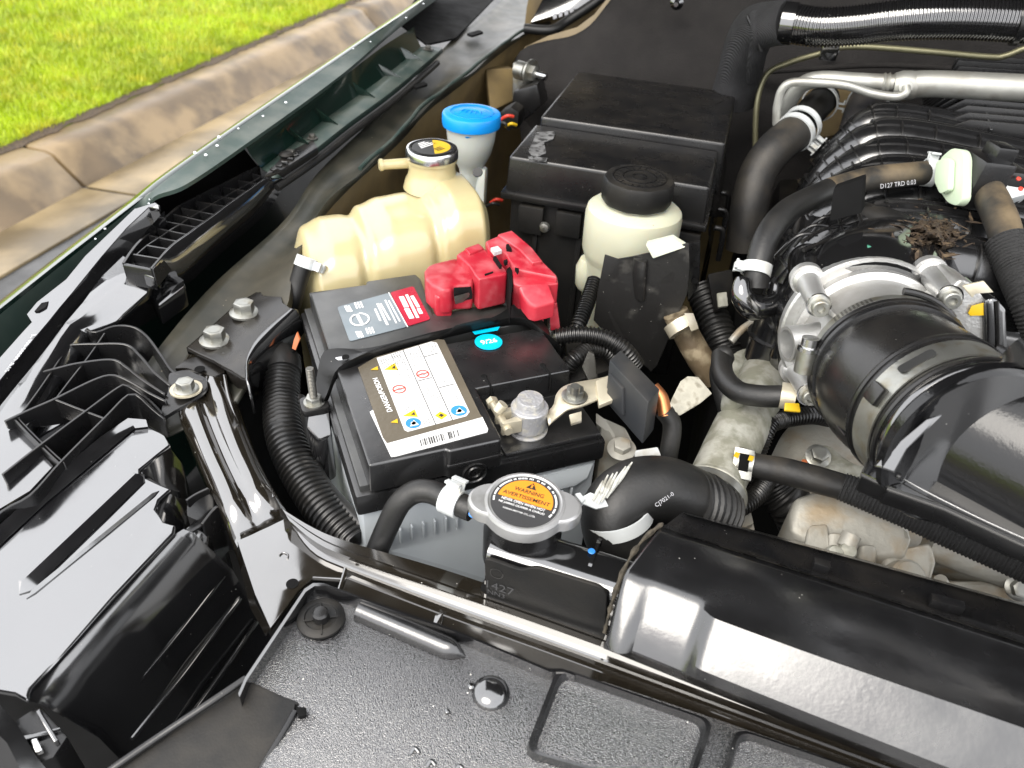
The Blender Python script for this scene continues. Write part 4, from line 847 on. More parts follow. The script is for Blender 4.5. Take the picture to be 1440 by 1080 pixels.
sp = WL([(772,597,1.024),(785,585,1.026),(798,575,1.031),(818,570,1.031),(862,552,1.031),(880,545,1.033)])
sq = WL([(768,580,1.026),(778,570,1.027),(783,553,1.031),(800,540,1.031),(850,530,1.033),(872,520,1.035)])
mods(part('strap', loft([resample(sp,24), [p.lerp(q,.5) for p, q in zip(resample(sp,24),resample(sq,24))], resample(sq,24)]), m_corr, nt_), .0022)
part('strap_fold', prism(WL([(838,535,1.036),(870,522,1.038),(876,538,1.037),(880,555,1.033),(842,570,1.03)]), V((0,0,-.004)), .001), m_corr, nt_)
part('strap_flange', prism(WL([(862,505,1.05),(868,500,1.052),(884,520,1.05),(880,548,1.035),(872,540,1.036)]), V((.002,.001,-.002)), .0006), m_corr, nt_)
part('strap_tail', prism(WL([(800,583,1.027),(818,578,1.027),(818,592,1.02),(803,596,1.02)]), V((0,.001,-.003)), .0006), m_corr, nt_)
hexbolt('nut', W(808,558,1.032), (0,0,1), .0074, .008, m_zinc, nt_, 1.4, .28); part('stud', tube([W(808,553,1.039), W(808,553,1.039)+V((0,0,.007))], .0038, smooth=False), m_zinc, nt_)
# black sensor block on the cable and its lug
bs_ = thing('battery_current_sensor', 'black rectangular current sensor block on the negative cable', 'sensor', W(905,600,1.0))
tp = WL([(857,506,1.058),(873,491,1.058),(928,547,1.05),(912,566,1.05)])
part('body', prism(tp, None, .0015, 2, None, [p+V((.002,-.006,-.036)) for p in tp]), m_sens, bs_)
fp_ = [tp[0].lerp(tp[3],.1)+V((0,-.0008,-.008)), tp[0].lerp(tp[3],.45)+V((0,-.001,-.008)), tp[0].lerp(tp[3],.55)+V((.001,-.004,-.028)), tp[0].lerp(tp[3],.12)+V((.001,-.0045,-.03))]
part('recess', prism(fp_, V((-.002,-.002,0)), .0006), m_sens, bs_)
part('clip', prism(WL([(893,633,1.01),(925,628,1.01),(930,640,1.005),(895,642,1.005)]), V((0,0,-.005)), .001), m_clampw, bs_)
part('cable_lug', tube(WL([(918,545,1.035),(930,560,1.03),(936,585,1.02)]), .0055), m_copper, bs_)
part('cable_boot', tube(WL([(934,578,1.022),(945,598,1.012),(940,640,.99),(930,690,.96)]), .0075), m_rubber, bs_)
# paper tag on the cable
solo('cable_tag', prism(WL([(937,582,1.025),(944,562,1.03),(957,536,1.035),(967,529,1.035),(982,530,1.033),(1001,553,1.028),(985,566,1.026),(957,583,1.02)]), V((0,.0,-.001)), .0003), m_tag, 'grubby white paper tag wrapped on the negative cable', 'tag')
# ================================================================== RED TERMINAL COVER
c5 = crop(6, 580, 300)
rd = thing('positive_terminal_cover', 'scuffed red plastic cover over the positive terminal', 'terminal cover', Bm(150,190,30))
def rp(name, pts, z, drop, bev=.0025, zs=None, lean=(0,0)):
    T = [c5(x,y,(zs[i] if zs else z)) for i, (x, y) in enumerate(pts)]; Bq = [p+V((lean[0],lean[1],-drop)) for p in T]
    return part(name, prism(T, None, bev, 3, None, Bq), m_red, rd)
rp('lobe', [(100,480),(130,440),(180,418),(360,372),(430,400),(505,500),(520,545),(505,602),(350,608),(325,640),(250,645),(160,600),(110,550)], 1.058, .026, .0035)
rp('lobe', [(165,600),(325,640),(335,700),(200,705),(175,660)], 1.05, .022, .003)
rp('cover_box', [(368,345),(440,300),(575,255),(640,330),(720,400),(790,470),(800,505),(560,555),(530,520),(480,440)], 1.066, .032, .0025)
rp('ridge', [(440,292),(560,250),(600,290),(480,340)], 1.0685, .01, .0015)
rp('cover_box', [(615,232),(715,190),(760,170),(840,145),(900,195),(1000,290),(1110,410),(1215,515),(1225,540),(870,470),(840,430),(780,330),(640,300)], 1.072, .036, .0025)
rp('ridge', [(715,175),(840,140),(1010,285),(1100,400),(1010,415),(900,300),(760,205)], 1.0755, .008, .002)
rp('cover_block', [(838,455),(905,480),(1222,530),(1232,590),(1150,600),(905,610),(850,590)], 1.066, .03, .0018)
rp('flap', [(895,612),(1150,585),(1190,700),(1210,745),(1040,790),(985,770),(930,700)], 1.05, .016, .0025, zs=[1.068,1.068,1.061,1.058,1.056,1.057,1.062])
fo_ = part('fork_tab', prism([c5(1055,800,1.046), c5(1100,795,1.045), c5(1103,970,1.022), c5(1075,940,1.025)], V((0,.002,0)), .0005), m_red, rd)
part('fork_tab', prism([c5(1155,785,1.046), c5(1215,760,1.047), c5(1245,975,1.022), c5(1165,990,1.020)], V((0,.002,0)), .0005), m_red, rd)
part('fork_tab', prism([c5(1050,800,1.0465), c5(1215,760,1.0475), c5(1218,800,1.043), c5(1058,830,1.043)], V((0,.002,0)), .0005), m_red, rd)
for pts in ([(660,290),(720,275),(755,310),(690,330)], [(790,262),(810,255),(838,300),(795,295)], [(770,395),(800,385),(805,405),(780,415)], [(865,455),(900,465),(890,490)], [(680,365),(705,360),(755,440),(735,440)]):
    part('latch_gap', prism([c5(x,y,1.0752) for x, y in pts], V((0,0,-.0035)), 0), m_deep if pts[0] != (660,290) else m_clampw, rd)
part('slot', prism([c5(x,y,1.0668) for x, y in ((610,510),(680,488),(682,498),(612,522))], V((0,0,-.001)), 0), m_deep, rd)
part('split', prism([c5(x,y,1.0665) for x, y in ((795,470),(838,440),(845,600),(830,690),(815,560))], V((0,0,-.03)), 0), m_deep, rd)
part('cable_end', prism([c5(x,y,z) for x, y, z in ((345,625,1.06),(500,615,1.06),(500,660,1.053),(345,690,1.052))], V((0,.004,-.01)), .002), m_satin, rd)
part('cable_crimp', prism([c5(x,y,z) for x, y, z in ((350,700,1.053),(480,665,1.053),(480,700,1.046),(352,735,1.046))], V((0,.003,-.006)), .001), m_zinc, rd)
# ================================================================== COOLANT RESERVOIR
cr_ = thing('coolant_reservoir', 'cream plastic coolant reservoir with three rounded lobes', 'reservoir', Bm(100,305,-150))
def ltop(u):
    pts = [(1,.965),(8,1.016),(22,1.038),(44,1.046),(64,1.046),(72,1.0455),(82,1.054),(104,1.061),(132,1.063),(143,1.0625),(152,1.070),(168,1.080),(192,1.080),(205,1.062),(213,1.0)]
    for (a, za), (b, zb_) in zip(pts, pts[1:]):
        if a <= u <= b: t = (u-a)/(b-a); t = t*t*(3-2*t); return za+(zb_-za)*t
    return pts[-1][1] if u > pts[-1][0] else pts[0][1]
def ldep(u):
    d = 1-.11*math.exp(-((u-70)/5)**2)-.09*math.exp(-((u-143)/5)**2)
    e = min(1, max(.0, (u-1)/24))**.5*min(1, max(0,(213-u)/22))**.5; return d*max(.34,e)
rows = []
for k in range(91):
    u = 1.5+211*k/90; zt_ = ltop(u)-1.0; dp = ldep(u); v0, v1 = 330-66*dp, 330+66*dp; zb_ = -.16; prof = []
    hh = zt_-zb_
    for j in range(56):
        t = 2*math.pi*j/56; ct, st_ = math.cos(t), math.sin(t)
        x_ = math.copysign(abs(ct)**.5, ct); y_ = math.copysign(abs(st_)**(.36 if st_ > 0 else .3), st_)
        x_ *= 1-.10*max(0,y_)**3
        prof.append(fB((u)/1000, ((v0+v1)/2+x_*(v1-v0)/2)/1000, (zt_+zb_)/2+y_*hh/2))
    rows.append(prof)
part('body', loft(rows, None, True, True), m_cream, cr_, angle=75)
# seam flange and foot
part('foot_flange', tube([Bm(-4,262,-30), Bm(-12,268,-32), Bm(-14,300,-32)], .006), m_cream, cr_)
nk = W(608,250,1.0735)
part('neck', lathe([(.031,-.010),(.0285,-.001),(.0262,.003),(.0245,.010),(.0245,.019),(.0265,.020),(.0265,.023)], nk, UP, 40), m_cream, cr_)
a0 = nk+V((-.02,.004,.012)); part('nipple', tube([a0, W(533,232,1.0865)], [.0056,.005], smooth=False), m_cream, cr_)
part('nipple_lip', lathe([(.0063,0),(.0063,.003)], W(534,232,1.0865), (a0-W(533,232,1.0865)), 16), m_cream, cr_)
rcap = part('cap', lathe([(.0262,0),(.0275,.001),(.0275,.008),(.0262,.0105),(.0225,.0112),(.0205,.0104),(.001,.0104)], nk+V((0,0,.0225)), UP, 44, rf=lambda t: 1+.045*max(0,math.cos(2*(t-1.0)))**6), m_steel, cr_, label='round bright metal cap with yellow label')
cz_ = nk+V((0,0,.0332)); part('label', lathe([(.0205,0),(.0205,.0004)], cz_, UP, 40), m_capblk, rcap)
def halfdisc(c, r, a0_, a1_, th, name, mat, par, up=UP, xr=None):
    x, y, a = frame(up, xr); pts = [c+(x*math.cos(a0_+(a1_-a0_)*k/24)+y*math.sin(a0_+(a1_-a0_)*k/24))*r+a*th for k in range(25)]
    return part(name, prism(pts, -a*th, 0), mat, par)
halfdisc(cz_, .0192, math.radians(-105), math.radians(65), .0007, 'yellow_half', m_yel, rcap)
tx = V((.42,.9,0)); bx_ = V((-.9,.42,0))
for k in range(4): part('print_line', prism([cz_+bx_*(.004+k*.0035)+tx*s_+UP*.0007 for s_ in (-.011+k*.002,.010-k*.002)]+[cz_+bx_*(.0055+k*.0035)+tx*s_+UP*.0007 for s_ in (.010-k*.002,-.011+k*.002)], V((0,0,-.0003)), 0), m_wprint, rcap)
for k in range(3): part('print_line', prism([cz_-bx_*(.006+k*.003)+tx*s_+UP*.001 for s_ in (-.004,.006)]+[cz_-bx_*(.007+k*.003)+tx*s_+UP*.001 for s_ in (.006,-.004)], V((0,0,-.0003)), 0), m_ink, rcap)
# hose and white clamp at the reservoir's end
rh = thing('reservoir_hose', 'short black rubber hose with white clamp at the reservoir end', 'hose', W(420,400,1.0))
part('hose', tube(WL([(430,365,1.04),(420,395,1.02),(412,425,1.0),(404,455,.97)]), .0085), m_rubber, rh)
band('hose_clamp', W(430,369,1.037), W(434,358,1.042)-W(422,392,1.022), .0088, .010, .0014, m_clampw, rh, ears=(1,.2,.2), earlen=.008)
# ================================================================== WASHER FILLER
wf = thing('washer_filler', 'white washer fluid filler neck with bright blue snap cap', 'filler neck', W(668,240,1.0))
wc = W(663,172,1.092)
part('neck', lathe([(.012,-.14),(.0135,-.062),(.0145,-.056),(.0185,-.048),(.0245,-.036),(.0285,-.020),(.0302,-.004),(.031,.004)], wc, UP, 40), m_wash, wf)
part('neck_tab', prism(WL([(668,232,1.04),(682,240,1.04),(680,290,1.0),(668,285,1.0)]), V((.0,.012,0)), .003), m_wash, wf); part('neck_plug', lathe([(.006,0),(.006,.002)], W(672,243,1.045), (0,-.6,.8), 20), m_sens, wf)
wcap = part('cap', lathe([(.0318,-.004),(.0342,-.003),(.0348,.0),(.0348,.009),(.0338,.0112),(.031,.0122),(.001,.0125)], wc, UP, 48), m_blue, wf, label='bright blue snap cap')
part('rim', lathe([(.026,.0122),(.026,.0131),(.0245,.0131),(.0245,.0122)], wc, UP, 48, cap=False), m_blue, wcap)
part('symbol', tube([wc+V((-.012,-.004,.0127)), wc+V((-.009,.004,.0127)), wc+V((0,.007,.0127)), wc+V((.009,.004,.0127)), wc+V((.012,-.004,.0127))], .0009), m_blue, wcap)
for k in range(3): part('symbol', tube([wc+V((-.006+k*.006,-.006,.0127)), wc+V((-.005+k*.005,.003,.0127))], .0007, smooth=False), m_blue, wcap)
part('finger_tab', prism(WL([(645,186,1.086),(675,186,1.086),(668,193,1.085),(655,193,1.085)]), V((0,.004,-.005)), .0012), m_blue, wcap)
m_scuff = M('scuffed_plastic', (.14,.14,.14), .5, var=.3, vscale=90, col2=(.03,.03,.03), c2scale=140, c2lo=.5, c2hi=.6)
# ================================================================== FUSE BOX
fx = thing('fuse_box', 'large black fuse box with two flat lids behind the battery', 'fuse box', V((-.1,.9,.9)))
FX = F((0,0,0))
part('lid', box(FX, (-.213,.757,1.06), (.001,.868,1.100), .004, taper=.002, seg=3), m_satin, fx)
part('lid', box(FX, (-.209,.866,1.05), (.008,1.072,1.109), .004, taper=.003, seg=3), m_satin, fx)
part('lid_lip', box(FX, (-.217,.752,1.054), (.004,.875,1.0615), .002), m_satin, fx)
part('base', box(FX, (-.208,.762,.86), (-.004,1.06,1.054), .004), m_matte, fx)
for k in range(5): part('latch', box(FX, (-.196+k*.042,.752,1.018+.004*(k%2)), (-.168+k*.042,.763,1.05), .002), m_matte, fx)
for k in range(3): part('base_rib', box(FX, (-.18+k*.05,.758,.88), (-.174+k*.05,.766,1.02), .0015), m_matte, fx)
part('bolt_boss', lathe([(.006,0),(.005,.004),(.002,.005)], V((-.165,.752,1.03)), (0,-1,0), 16), m_zinc, fx)
part('side_ribs', loft([[V((.006,.765+.022*k+.004*(k%2),1.052)) for k in range(13)], [V((.014,.768+.022*k,1.02)) for k in range(13)], [V((.010+.006*(k%2),.77+.022*k,.96)) for k in range(13)], [V((.012,.77+.022*k,.88)) for k in range(13)]]), m_gloss, fx)
for p, r in ((WL([(755,186,1.1012),(782,184,1.1012),(778,195,1.1012),(765,200,1.1012),(768,215,1.1012),(750,222,1.1012),(743,212,1.1012)]),0), (WL([(742,219,1.1012),(770,222,1.1012),(768,227,1.1012),(745,226,1.1012)]),0)):
    part('scuff_mark', prism(p, V((0,0,-.0006)), 0), m_scuff, fx, label='pale scuffed patch on the lid')
part('latch', prism(WL([(1005,146,1.11),(1020,140,1.11),(1022,160,1.09),(1010,165,1.09)]), V((.004,.01,-.02)), .002), m_satin, fx)
for k in range(3): part('side_clip', tube([V((.012,.80+k*.05,1.04)), V((.022,.802+k*.05,1.035)), V((.024,.806+k*.05,1.0))], .003), m_satin, fx)
# sensor / hinge stack beside the fuse box
hg = thing('ground_stud', 'zinc plated ground stud with stacked nuts beside the firewall', 'stud', WY(735,150,1.15))
part('plate', prism(WYL([(721,88,1.12),(728,86,1.12),(727,150,1.12),(720,150,1.12)]), V((.012,.004,0)), .0015), m_zinc, hg)
ax_ = (WY(772,109,1.10)-WY(728,98,1.12)).normalized(); p0 = WY(728,98,1.12)
part('spacer', lathe([(.013,0),(.013,.016),(.010,.017),(.010,.022)], p0, ax_, 24), m_zinc, hg); part('washer', lathe([(.0185,.022),(.0185,.025)], p0, ax_, 28), m_zinc, hg)
part('nut', lathe([(.0115,.025),(.0115,.033),(.0095,.034)], p0, ax_, 6), m_zinc, hg); part('stud', lathe([(.0055,.033),(.0055,.050),(.004,.0515)], p0, ax_, 18), m_steel, hg)
wr = thing('wiring_connector', 'black wiring connector with pink and yellow wires beside the blue cap', 'connector', WY(735,160,1.05))
part('shell', prism(WYL([(722,128,1.08),(755,118,1.08),(762,150,1.08),(735,172,1.08),(716,160,1.08)]), V((.0,.04,0)), .004), m_satin, wr)
part('shell', prism(WYL([(700,160,1.0),(718,150,1.0),(730,158,1.0),(728,182,1.0),(708,180,1.0)]), V((.0,.03,0)), .004), m_matte, wr)
for k, (a_, b_, mt) in enumerate((((705,168),(722,164),m_pink),((712,178),(726,176),m_yel),((705,172),(716,182),m_ink),((690,285),(706,282),m_pink),((684,290),(702,288),m_ink))): part('wire', tube([WY(*a_,.985), WY((a_[0]+b_[0])/2,(a_[1]+b_[1])/2-3,.98), WY(*b_,.985)], .0022), mt, wr)
# ================================================================== POWER STEERING RESERVOIR
ps = thing('steering_fluid_reservoir', 'white power steering fluid reservoir with ribbed black screw cap', 'reservoir', W(897,420,.95))
pc2 = W(893,290,1.088); 
part('body', lathe([(.040,-.13),(.041,-.06),(.0425,-.055),(.0445,-.05),(.0458,-.045),(.0462,-.022),(.0462,-.009),(.0448,-.003),(.040,.001),(.029,.0035),(.027,.010)], pc2, UP, 48, xref=(1,.1,0), rf=lambda t: 1+.03*math.cos(2*t)), m_white, ps)
part('side_lobe', lathe([(.010,-.095),(.013,-.09),(.014,-.07),(.010,-.06)], pc2+V((-.036,-.008,0)), UP, 24), m_white, ps)
part('label_flap', prism(WYL([(908,345,.645),(945,336,.645),(964,348,.64),(918,364,.638)]), V((0,.006,.002)), .001), m_white, ps)
pcap = part('cap', lathe([(.0325,.006),(.0338,.008),(.0338,.026),(.0325,.029),(.0295,.0298),(.001,.0298)], pc2, UP, 60, rf=lambda t: 1+.012*math.cos(10*t)), m_matte, ps, label='ribbed black screw cap')
for r in (.026,.0165,.007): part('embossed_ring', lathe([(r,.0297),(r,.0306),(r-.0012,.0306),(r-.0012,.0297)], pc2, UP, 48, cap=False), m_satin, pcap)
for k in range(22):
    t = k*2*math.pi/22; 
    if k % 11 in (4,9): continue
    f = F(pc2+V((math.cos(t)*.0213,math.sin(t)*.0213,.0297)), (math.cos(t),math.sin(t),0), (-math.sin(t),math.cos(t),0)); part('embossed_mark', box(f, (-.002,-.0007,0), (.002,.0007,.0006), 0), m_satin, pcap)
for k in range(13): 
    t = math.radians(62+k*5.5); f = F(pc2+V((math.cos(t)*.0345,math.sin(t)*.0345,.008)), (math.cos(t),math.sin(t),0), (-math.sin(t),math.cos(t),0)); part('grip_rib', box(f, (-.001,-.0006,0), (.0025,.0006,.02), .0003), m_matte, pcap)
c6 = lambda x, y, Y: WY(760+x/3.6, 220+y/3.6, Y)
pb = thing('reservoir_bracket', 'dusty black sheet bracket holding the white steering reservoir', 'bracket', c6(500,1000,.64))
m_brdust = M('dusty_bracket', (.013,.0125,.012), .45, dust=.0, col2=(.075,.072,.065), c2scale=48, c2lo=.56, c2hi=.75, bump=.1, bscale=300, speck=.5)
bo = [(325,498),(390,520),(465,508),(550,488),(640,470),(750,438),(755,560),(745,690),(700,800),(660,900),(590,1060),(560,1090),(440,980),(350,920),(268,830),(290,680)]
mods(part('plate', prism([c6(x,y,.648-.00003*abs(x-500)) for x, y in bo], V((0,.002,0)), .0008), m_brdust, pb), 0)
part('side_flange', prism([c6(x,y,.650+.0001*(x-750)) for x, y in ((752,440),(808,428),(806,600),(800,660),(745,735),(752,560))], V((0,.003,0)), .0006), m_satin, pb)
part('pressed_boss', tube([c6(505,520,.644), c6(500,600,.643), c6(500,715,.645)], [.008,.009,.0075], sx=.6), m_brdust, pb)
part('hole', lathe([(.0042,0),(.0042,.0006)], c6(350,742,.6465), (0,-1,.1), 20), m_white, pb); part('dimple', lathe([(.0062,0),(.005,.0022),(.001,.0028)], c6(665,645,.646), (0,-1,0), 22), m_matte, pb)
for y_ in (460,545,630): part('side_hole', lathe([(.003,0),(.003,.0006)], c6(783,y_,.6505), (0,-1,0), 14), m_deep, pb)
part('fold', tube([c6(465,745,.6455), c6(600,720,.6455), c6(740,690,.6465)], .0022), m_brdust, pb)
def WP(px, py, P, n):
    d = RW @ V(((px-720)/FPX, (py-540)/FPX, 1)); n = V(n); return CAM + d*((V(P)-CAM).dot(n)/d.dot(n))
# ================================================================== RADIATOR
ra = thing('radiator', 'black radiator top tank tucked beside the glossy cover', 'radiator', V((.2,.38,.7)))
t0, t1 = W(690,768,.998), W(920,842,.998)
dT = (t1-t0).normalized(); nT = V((-dT.y,dT.x,0))
rows = []
for k in range(15):
    s = k/14; p = (t0+dT*.003).lerp(t1+dT*.45, s); sec_ = []
    for j in range(17):
        t = math.pi*j/16; sec_.append(p+nT*math.copysign(abs(math.cos(t))**.7,math.cos(t))*.017+V((0,0,.002+.013*math.sin(t)**.6)))
    rows.append([p+nT*.017+V((0,0,-.05))]+sec_+[p-nT*.017+V((0,0,-.05))])
part('top_tank', loft(rows, None, False, True), m_gloss, ra, angle=50)
for x, y in ((836,778),(1010,832)): 
    p = W(x,y,1.013); part('tank_rib', loft([[p+dT*o+nT*math.copysign(abs(math.cos(math.pi*j/12))**.7,math.cos(math.pi*j/12))*.0182+V((0,0,-.013+.0142*math.sin(math.pi*j/12)**.6)) for j in range(13)] for o in (-.0012,.0012)]), m_gloss, ra)
part('core', box(F(t0+V((0,0,-.45)), dT, nT), (.0,-.02,0), (.65,.02,.43), .004), m_deep, ra)
part('paint_dot', lathe([(.0025,0),(.002,.0005)], W(832,775,1.0145), UP, 12), m_pblue, ra, label='small blue paint dot')
part('ledge', prism(WL([(694,770,.99),(702,762,.99),(735,790,.985),(752,796,.984),(742,800,.982),(696,781,.986)]), V((0,0,-.004)), .001), m_gloss, ra)
# rectangular deflector plate with moulded marks
dp = thing('radiator_deflector', 'upright black rubber deflector plate with moulded characters beside the radiator', 'deflector', W(770,870,.93))
nP = V((-dT.y,dT.x,.0)); Pp = t0-nP*.023
cP = lambda x, y: WP(670+x/7.2, 770+y/7.2, Pp, nP)
part('plate', rprism([cP(*q) for q in ((80,130),(130,125),(450,238),(600,205),(1240,400),(1320,470),(1300,860),(1290,1000),(100,640))], nP*.003, .004, .0008), m_matte, dp)
part('ring_mark', lathe([(.0046,0),(.0046,.0004),(.0041,.0004),(.0041,0)], cP(205,262), -nP, 28, cap=False), m_satin, dp)
text('1427', cP(105,395), dT, UP, .019, m_emb, dp, 'moulded_characters', .0005); text('NN3', cP(115,455), dT, UP, .012, m_emb, dp, 'moulded_characters', .0005)
# radiator filler neck and cap
cc_ = W(738,708,1.033); ear = (W(808,720,1.03)-W(667,705,1.03)).normalized()
fn = thing('filler_neck', 'black radiator filler neck with silver eared cap and orange warning label', 'radiator cap', cc_+V((0,0,-.05)))
def earf(t):
    e = abs(math.cos(t)); return 1+.36*max(0,(e-.86)/.14)**.9*(1 if e > .86 else 0)+.03*max(0, math.cos(2*t))
nkk = part('cap', lathe([(.0255,-.008),(.0268,-.008),(.0272,-.002),(.0268,.0005),(.0255,.0018)], cc_, UP, 96, xref=ear, rf=earf), m_cap, fn, label='silver cap with two ears and orange warning label')
part('dish', lathe([(.0272,.0005),(.0262,.0024),(.0245,.0028),(.0234,.0016),(.001,.0016)], cc_, UP, 60), m_cap, nkk)
part('label', lathe([(.0226,.0018),(.0226,.0022)], cc_, UP, 60), m_capblk, nkk)
c10 = crop(6, 640, 640); zc = cc_.z+.0024
ch = (c10(800,470,zc)-c10(385,340,zc)).normalized(); cu_ = V((-ch.y,ch.x,0)); ctr = cc_+V((0,0,.0026))
aa = math.asin(.12); halfdisc(ctr, .0185, -.08, math.pi+.08, .0002, 'orange_panel', m_orange, nkk, UP, ch)
def ct(s, x, y, wd, mat, h=None, b=.0): text(s, ctr+ch*(x-wd/2)+cu_*y, ch, cu_, wd, mat, nkk, 'lettering', .0004, height=h, bold=b)
ct('WARNING', 0, .0062, .0205, m_ink, .0036, .01); ct('AVERTISSEMENT', 0, .0007, .0325, m_ink, .0034, .01)
ct('NEVER OPEN WHEN HOT', 0, -.0046, .030, m_wprint, .0024, .01); ct('NE JAMAIS OUVRIR A CHAUD', 0, -.0082, .0315, m_wprint, .0024, .01); ct('NISSAN MOTOR CO., LTD.', 0, -.0122, .022, m_wprint, .0016, .01)
part('warning_triangle', prism([ctr+ch*.0035+cu_*.0113+UP*.0005, ctr-ch*.0035+cu_*.0113+UP*.0005, ctr+cu_*.0170+UP*.0005], V((0,0,-.0003)), 0), m_ink, nkk)
part('warning_bar', prism([ctr+ch*.0006+cu_*.0120+UP*.0007, ctr-ch*.0006+cu_*.0120+UP*.0007, ctr-ch*.0006+cu_*.0152+UP*.0007, ctr+ch*.0006+cu_*.0152+UP*.0007], V((0,0,-.0003)), 0), m_orange, nkk)
rt = new()
for k in range(74):
    t = math.radians(-20+220*k/73)
    if k in (36,37) or rg.random() < .16: continue
    f = F(ctr+(ch*math.cos(t)+cu_*math.sin(t))*.0205, -ch*math.sin(t)+cu_*math.cos(t), ch*math.cos(t)+cu_*math.sin(t)); box(f, (-.0003,-.0006,-.0002), (.0003,.0006,.0002), 0, rt)
part('rim_print', rt, m_wprint, nkk)['kind'] = 'stuff'
part('neck', lathe([(.0265,-.050),(.0265,-.026),(.0245,-.018),(.0245,-.0085)], cc_, UP, 44), m_satin, fn)
part('side_nipple', tube([cc_+V((-.018,.0,-.014)), W(662,716,1.02), W(655,713,1.02)], .0052), m_gloss, fn)
part('tab', prism(WL([(694,735,1.022),(750,752,1.02),(750,762,1.014),(697,748,1.016)]), V((0,.003,0)), .0006), m_cap, fn)
# overflow hose
oh = thing('overflow_hose', 'thin black rubber overflow hose with printed letters beside the radiator cap', 'hose', W(535,775,.95))
op = WL([(520,800,.94),(530,775,.962),(546,738,.988),(562,708,1.007),(583,692,1.016),(607,692,1.019),(633,704,1.0195),(664,717,1.0195)])
part('hose', tube(op, .0082), m_rubber, oh)
band('spring_clamp', W(636,705,1.0195), op[-1]-op[-3], .0084, .013, .0016, m_clampw, oh, ears=(.2,.35,.9), earlen=.006)
def hose_text(s, pa, pb, off, wd, mat, par, name='hose_print', h=None):
    d = (pb-pa); x = d.normalized(); vw = (CAM-pa).normalized(); y = vw.cross(x).normalized(); return text(s, pa+vw*off-y*(h or .003)*.5, x, y, min(wd,d.length), mat, par, name, .0002, height=h)
hose_text('EPDM', W(543,752,.975), W(556,722,.995), .0086, .017, m_pgrey, oh, h=.0042); hose_text('<C10', W(562,716,1.0), W(582,696,1.014), .0088, .012, m_pgrey, oh, h=.0042)
part('blue_mark', lathe([(.003,0),(.0025,.0006)], W(665,722,1.024), (0,-.6,.8), 10), m_pblue, oh)
# ================================================================== UPPER RADIATOR HOSE
uh = thing('radiator_hose', 'fat black radiator hose elbow with white paint streaks', 'hose', W(880,760,.97))
up_ = WL([(885,778,.965),(866,748,.985),(866,716,1.0),(893,692,1.007),(930,688,1.006),(966,700,.998),(992,715,.985)])
part('hose', tube(up_, [.0235,.0235,.024,.0242,.0242,.024,.0235], seg=32, n=9), m_rubber, uh)
axc = (up_[2]-up_[0]).normalized()
band('hose_clamp', W(868,727,.996), axc, .0238, .010, .0014, m_clampw, uh)
part('clamp_ear', prism(WL([(814,701,1.017),(830,692,1.02),(850,700,1.022),(856,712,1.018),(838,716,1.014),(818,708,1.015)]), V((0,.002,-.003)), .0008), m_clampw, uh); part('clamp_ear', prism(WL([(808,694,1.022),(816,692,1.022),(824,702,1.018),(818,707,1.017)]), V((0,.002,-.006)), .0008), m_clampw, uh)
for a, b in (((834,704),(848,676)),((841,708),(862,666)),((853,700),(876,662)),((862,690),(889,650)),((838,706),(855,668)),((845,706),(868,664)),((850,700),(880,656)),((858,694),(886,653)),((842,700),(850,682))):
    part('paint_streak', tube([W(a[0],a[1],1.022), W((a[0]+b[0])/2,(a[1]+b[1])/2,1.0295), W(b[0],b[1],1.0315)], [.0009,.0013,.0005], seg=8), m_paint, uh)
hose_text('CJ7021-0', W(922,712,1.02), W(962,684,1.018), .006, .02, m_pgrey, uh, h=.0035)
sl_ = thing('ribbed_hose_sleeve', 'black ribbed protector sleeve over the hose end at the pipe clamp', 'sleeve', W(985,740,.96))
part('sleeve', tube(WL([(962,705,.998),(985,712,.988),(1003,722,.975)]), .0252, ribs=(.006,.0009), seg=28), m_rubber, sl_)
for k in range(9): part('fringe', tube([W(958+k*4.5,706+k*3.5,1.0), W(962+k*4.5,722+k*3,.992), W(960+k*5,742+k*2,.98)], .0016, seg=6), m_cond, sl_)
# ================================================================== ALLOY WATER PIPE
wp = thing('water_outlet_pipe', 'weathered grey alloy coolant pipe running up toward the throttle body', 'pipe', W(1010,700,.95))
part('pipe', tube(WL([(992,712,.978),(1012,668,.985),(1040,606,.99),(1068,548,.99),(1090,500,.985),(1105,470,.97)]), [.0235,.022,.0225,.0225,.024,.026], seg=30), m_dalu, wp)
part('pipe_lip', lathe([(.0255,-.003),(.0265,0),(.0255,.003)], W(1003,690,.981), W(1040,606,.99)-W(1003,690,.981), 32), m_dalu, wp)
axp = W(1040,606,.99)-W(1003,690,.981)
band('hose_clamp', W(999,697,.98), axp, .0262, .007, .0014, m_zinc, wp)
part('clamp_wire', tube(WL([(1040,700,.99),(1036,712,.988),(1008,700,1.0),(985,678,1.004),(975,665,1.0),(982,662,1.0)]), .0011, n=4), m_zinc, wp)
part('bracket', prism(WL([(1078,540,1.01),(1098,478,1.01),(1118,488,1.0),(1100,545,.99)]), V((.0,.006,-.01)), .002), m_dalu, wp); part('flange_disc', lathe([(.03,0),(.03,.006)], W(1065,530,.975), (.1,-.3,1), 34), m_dalu, wp)
part('stub', lathe([(.0095,0),(.0095,.02),(.0085,.021)], W(1027,578,1.0), (0,-.1,1), 22), m_dalu, wp)
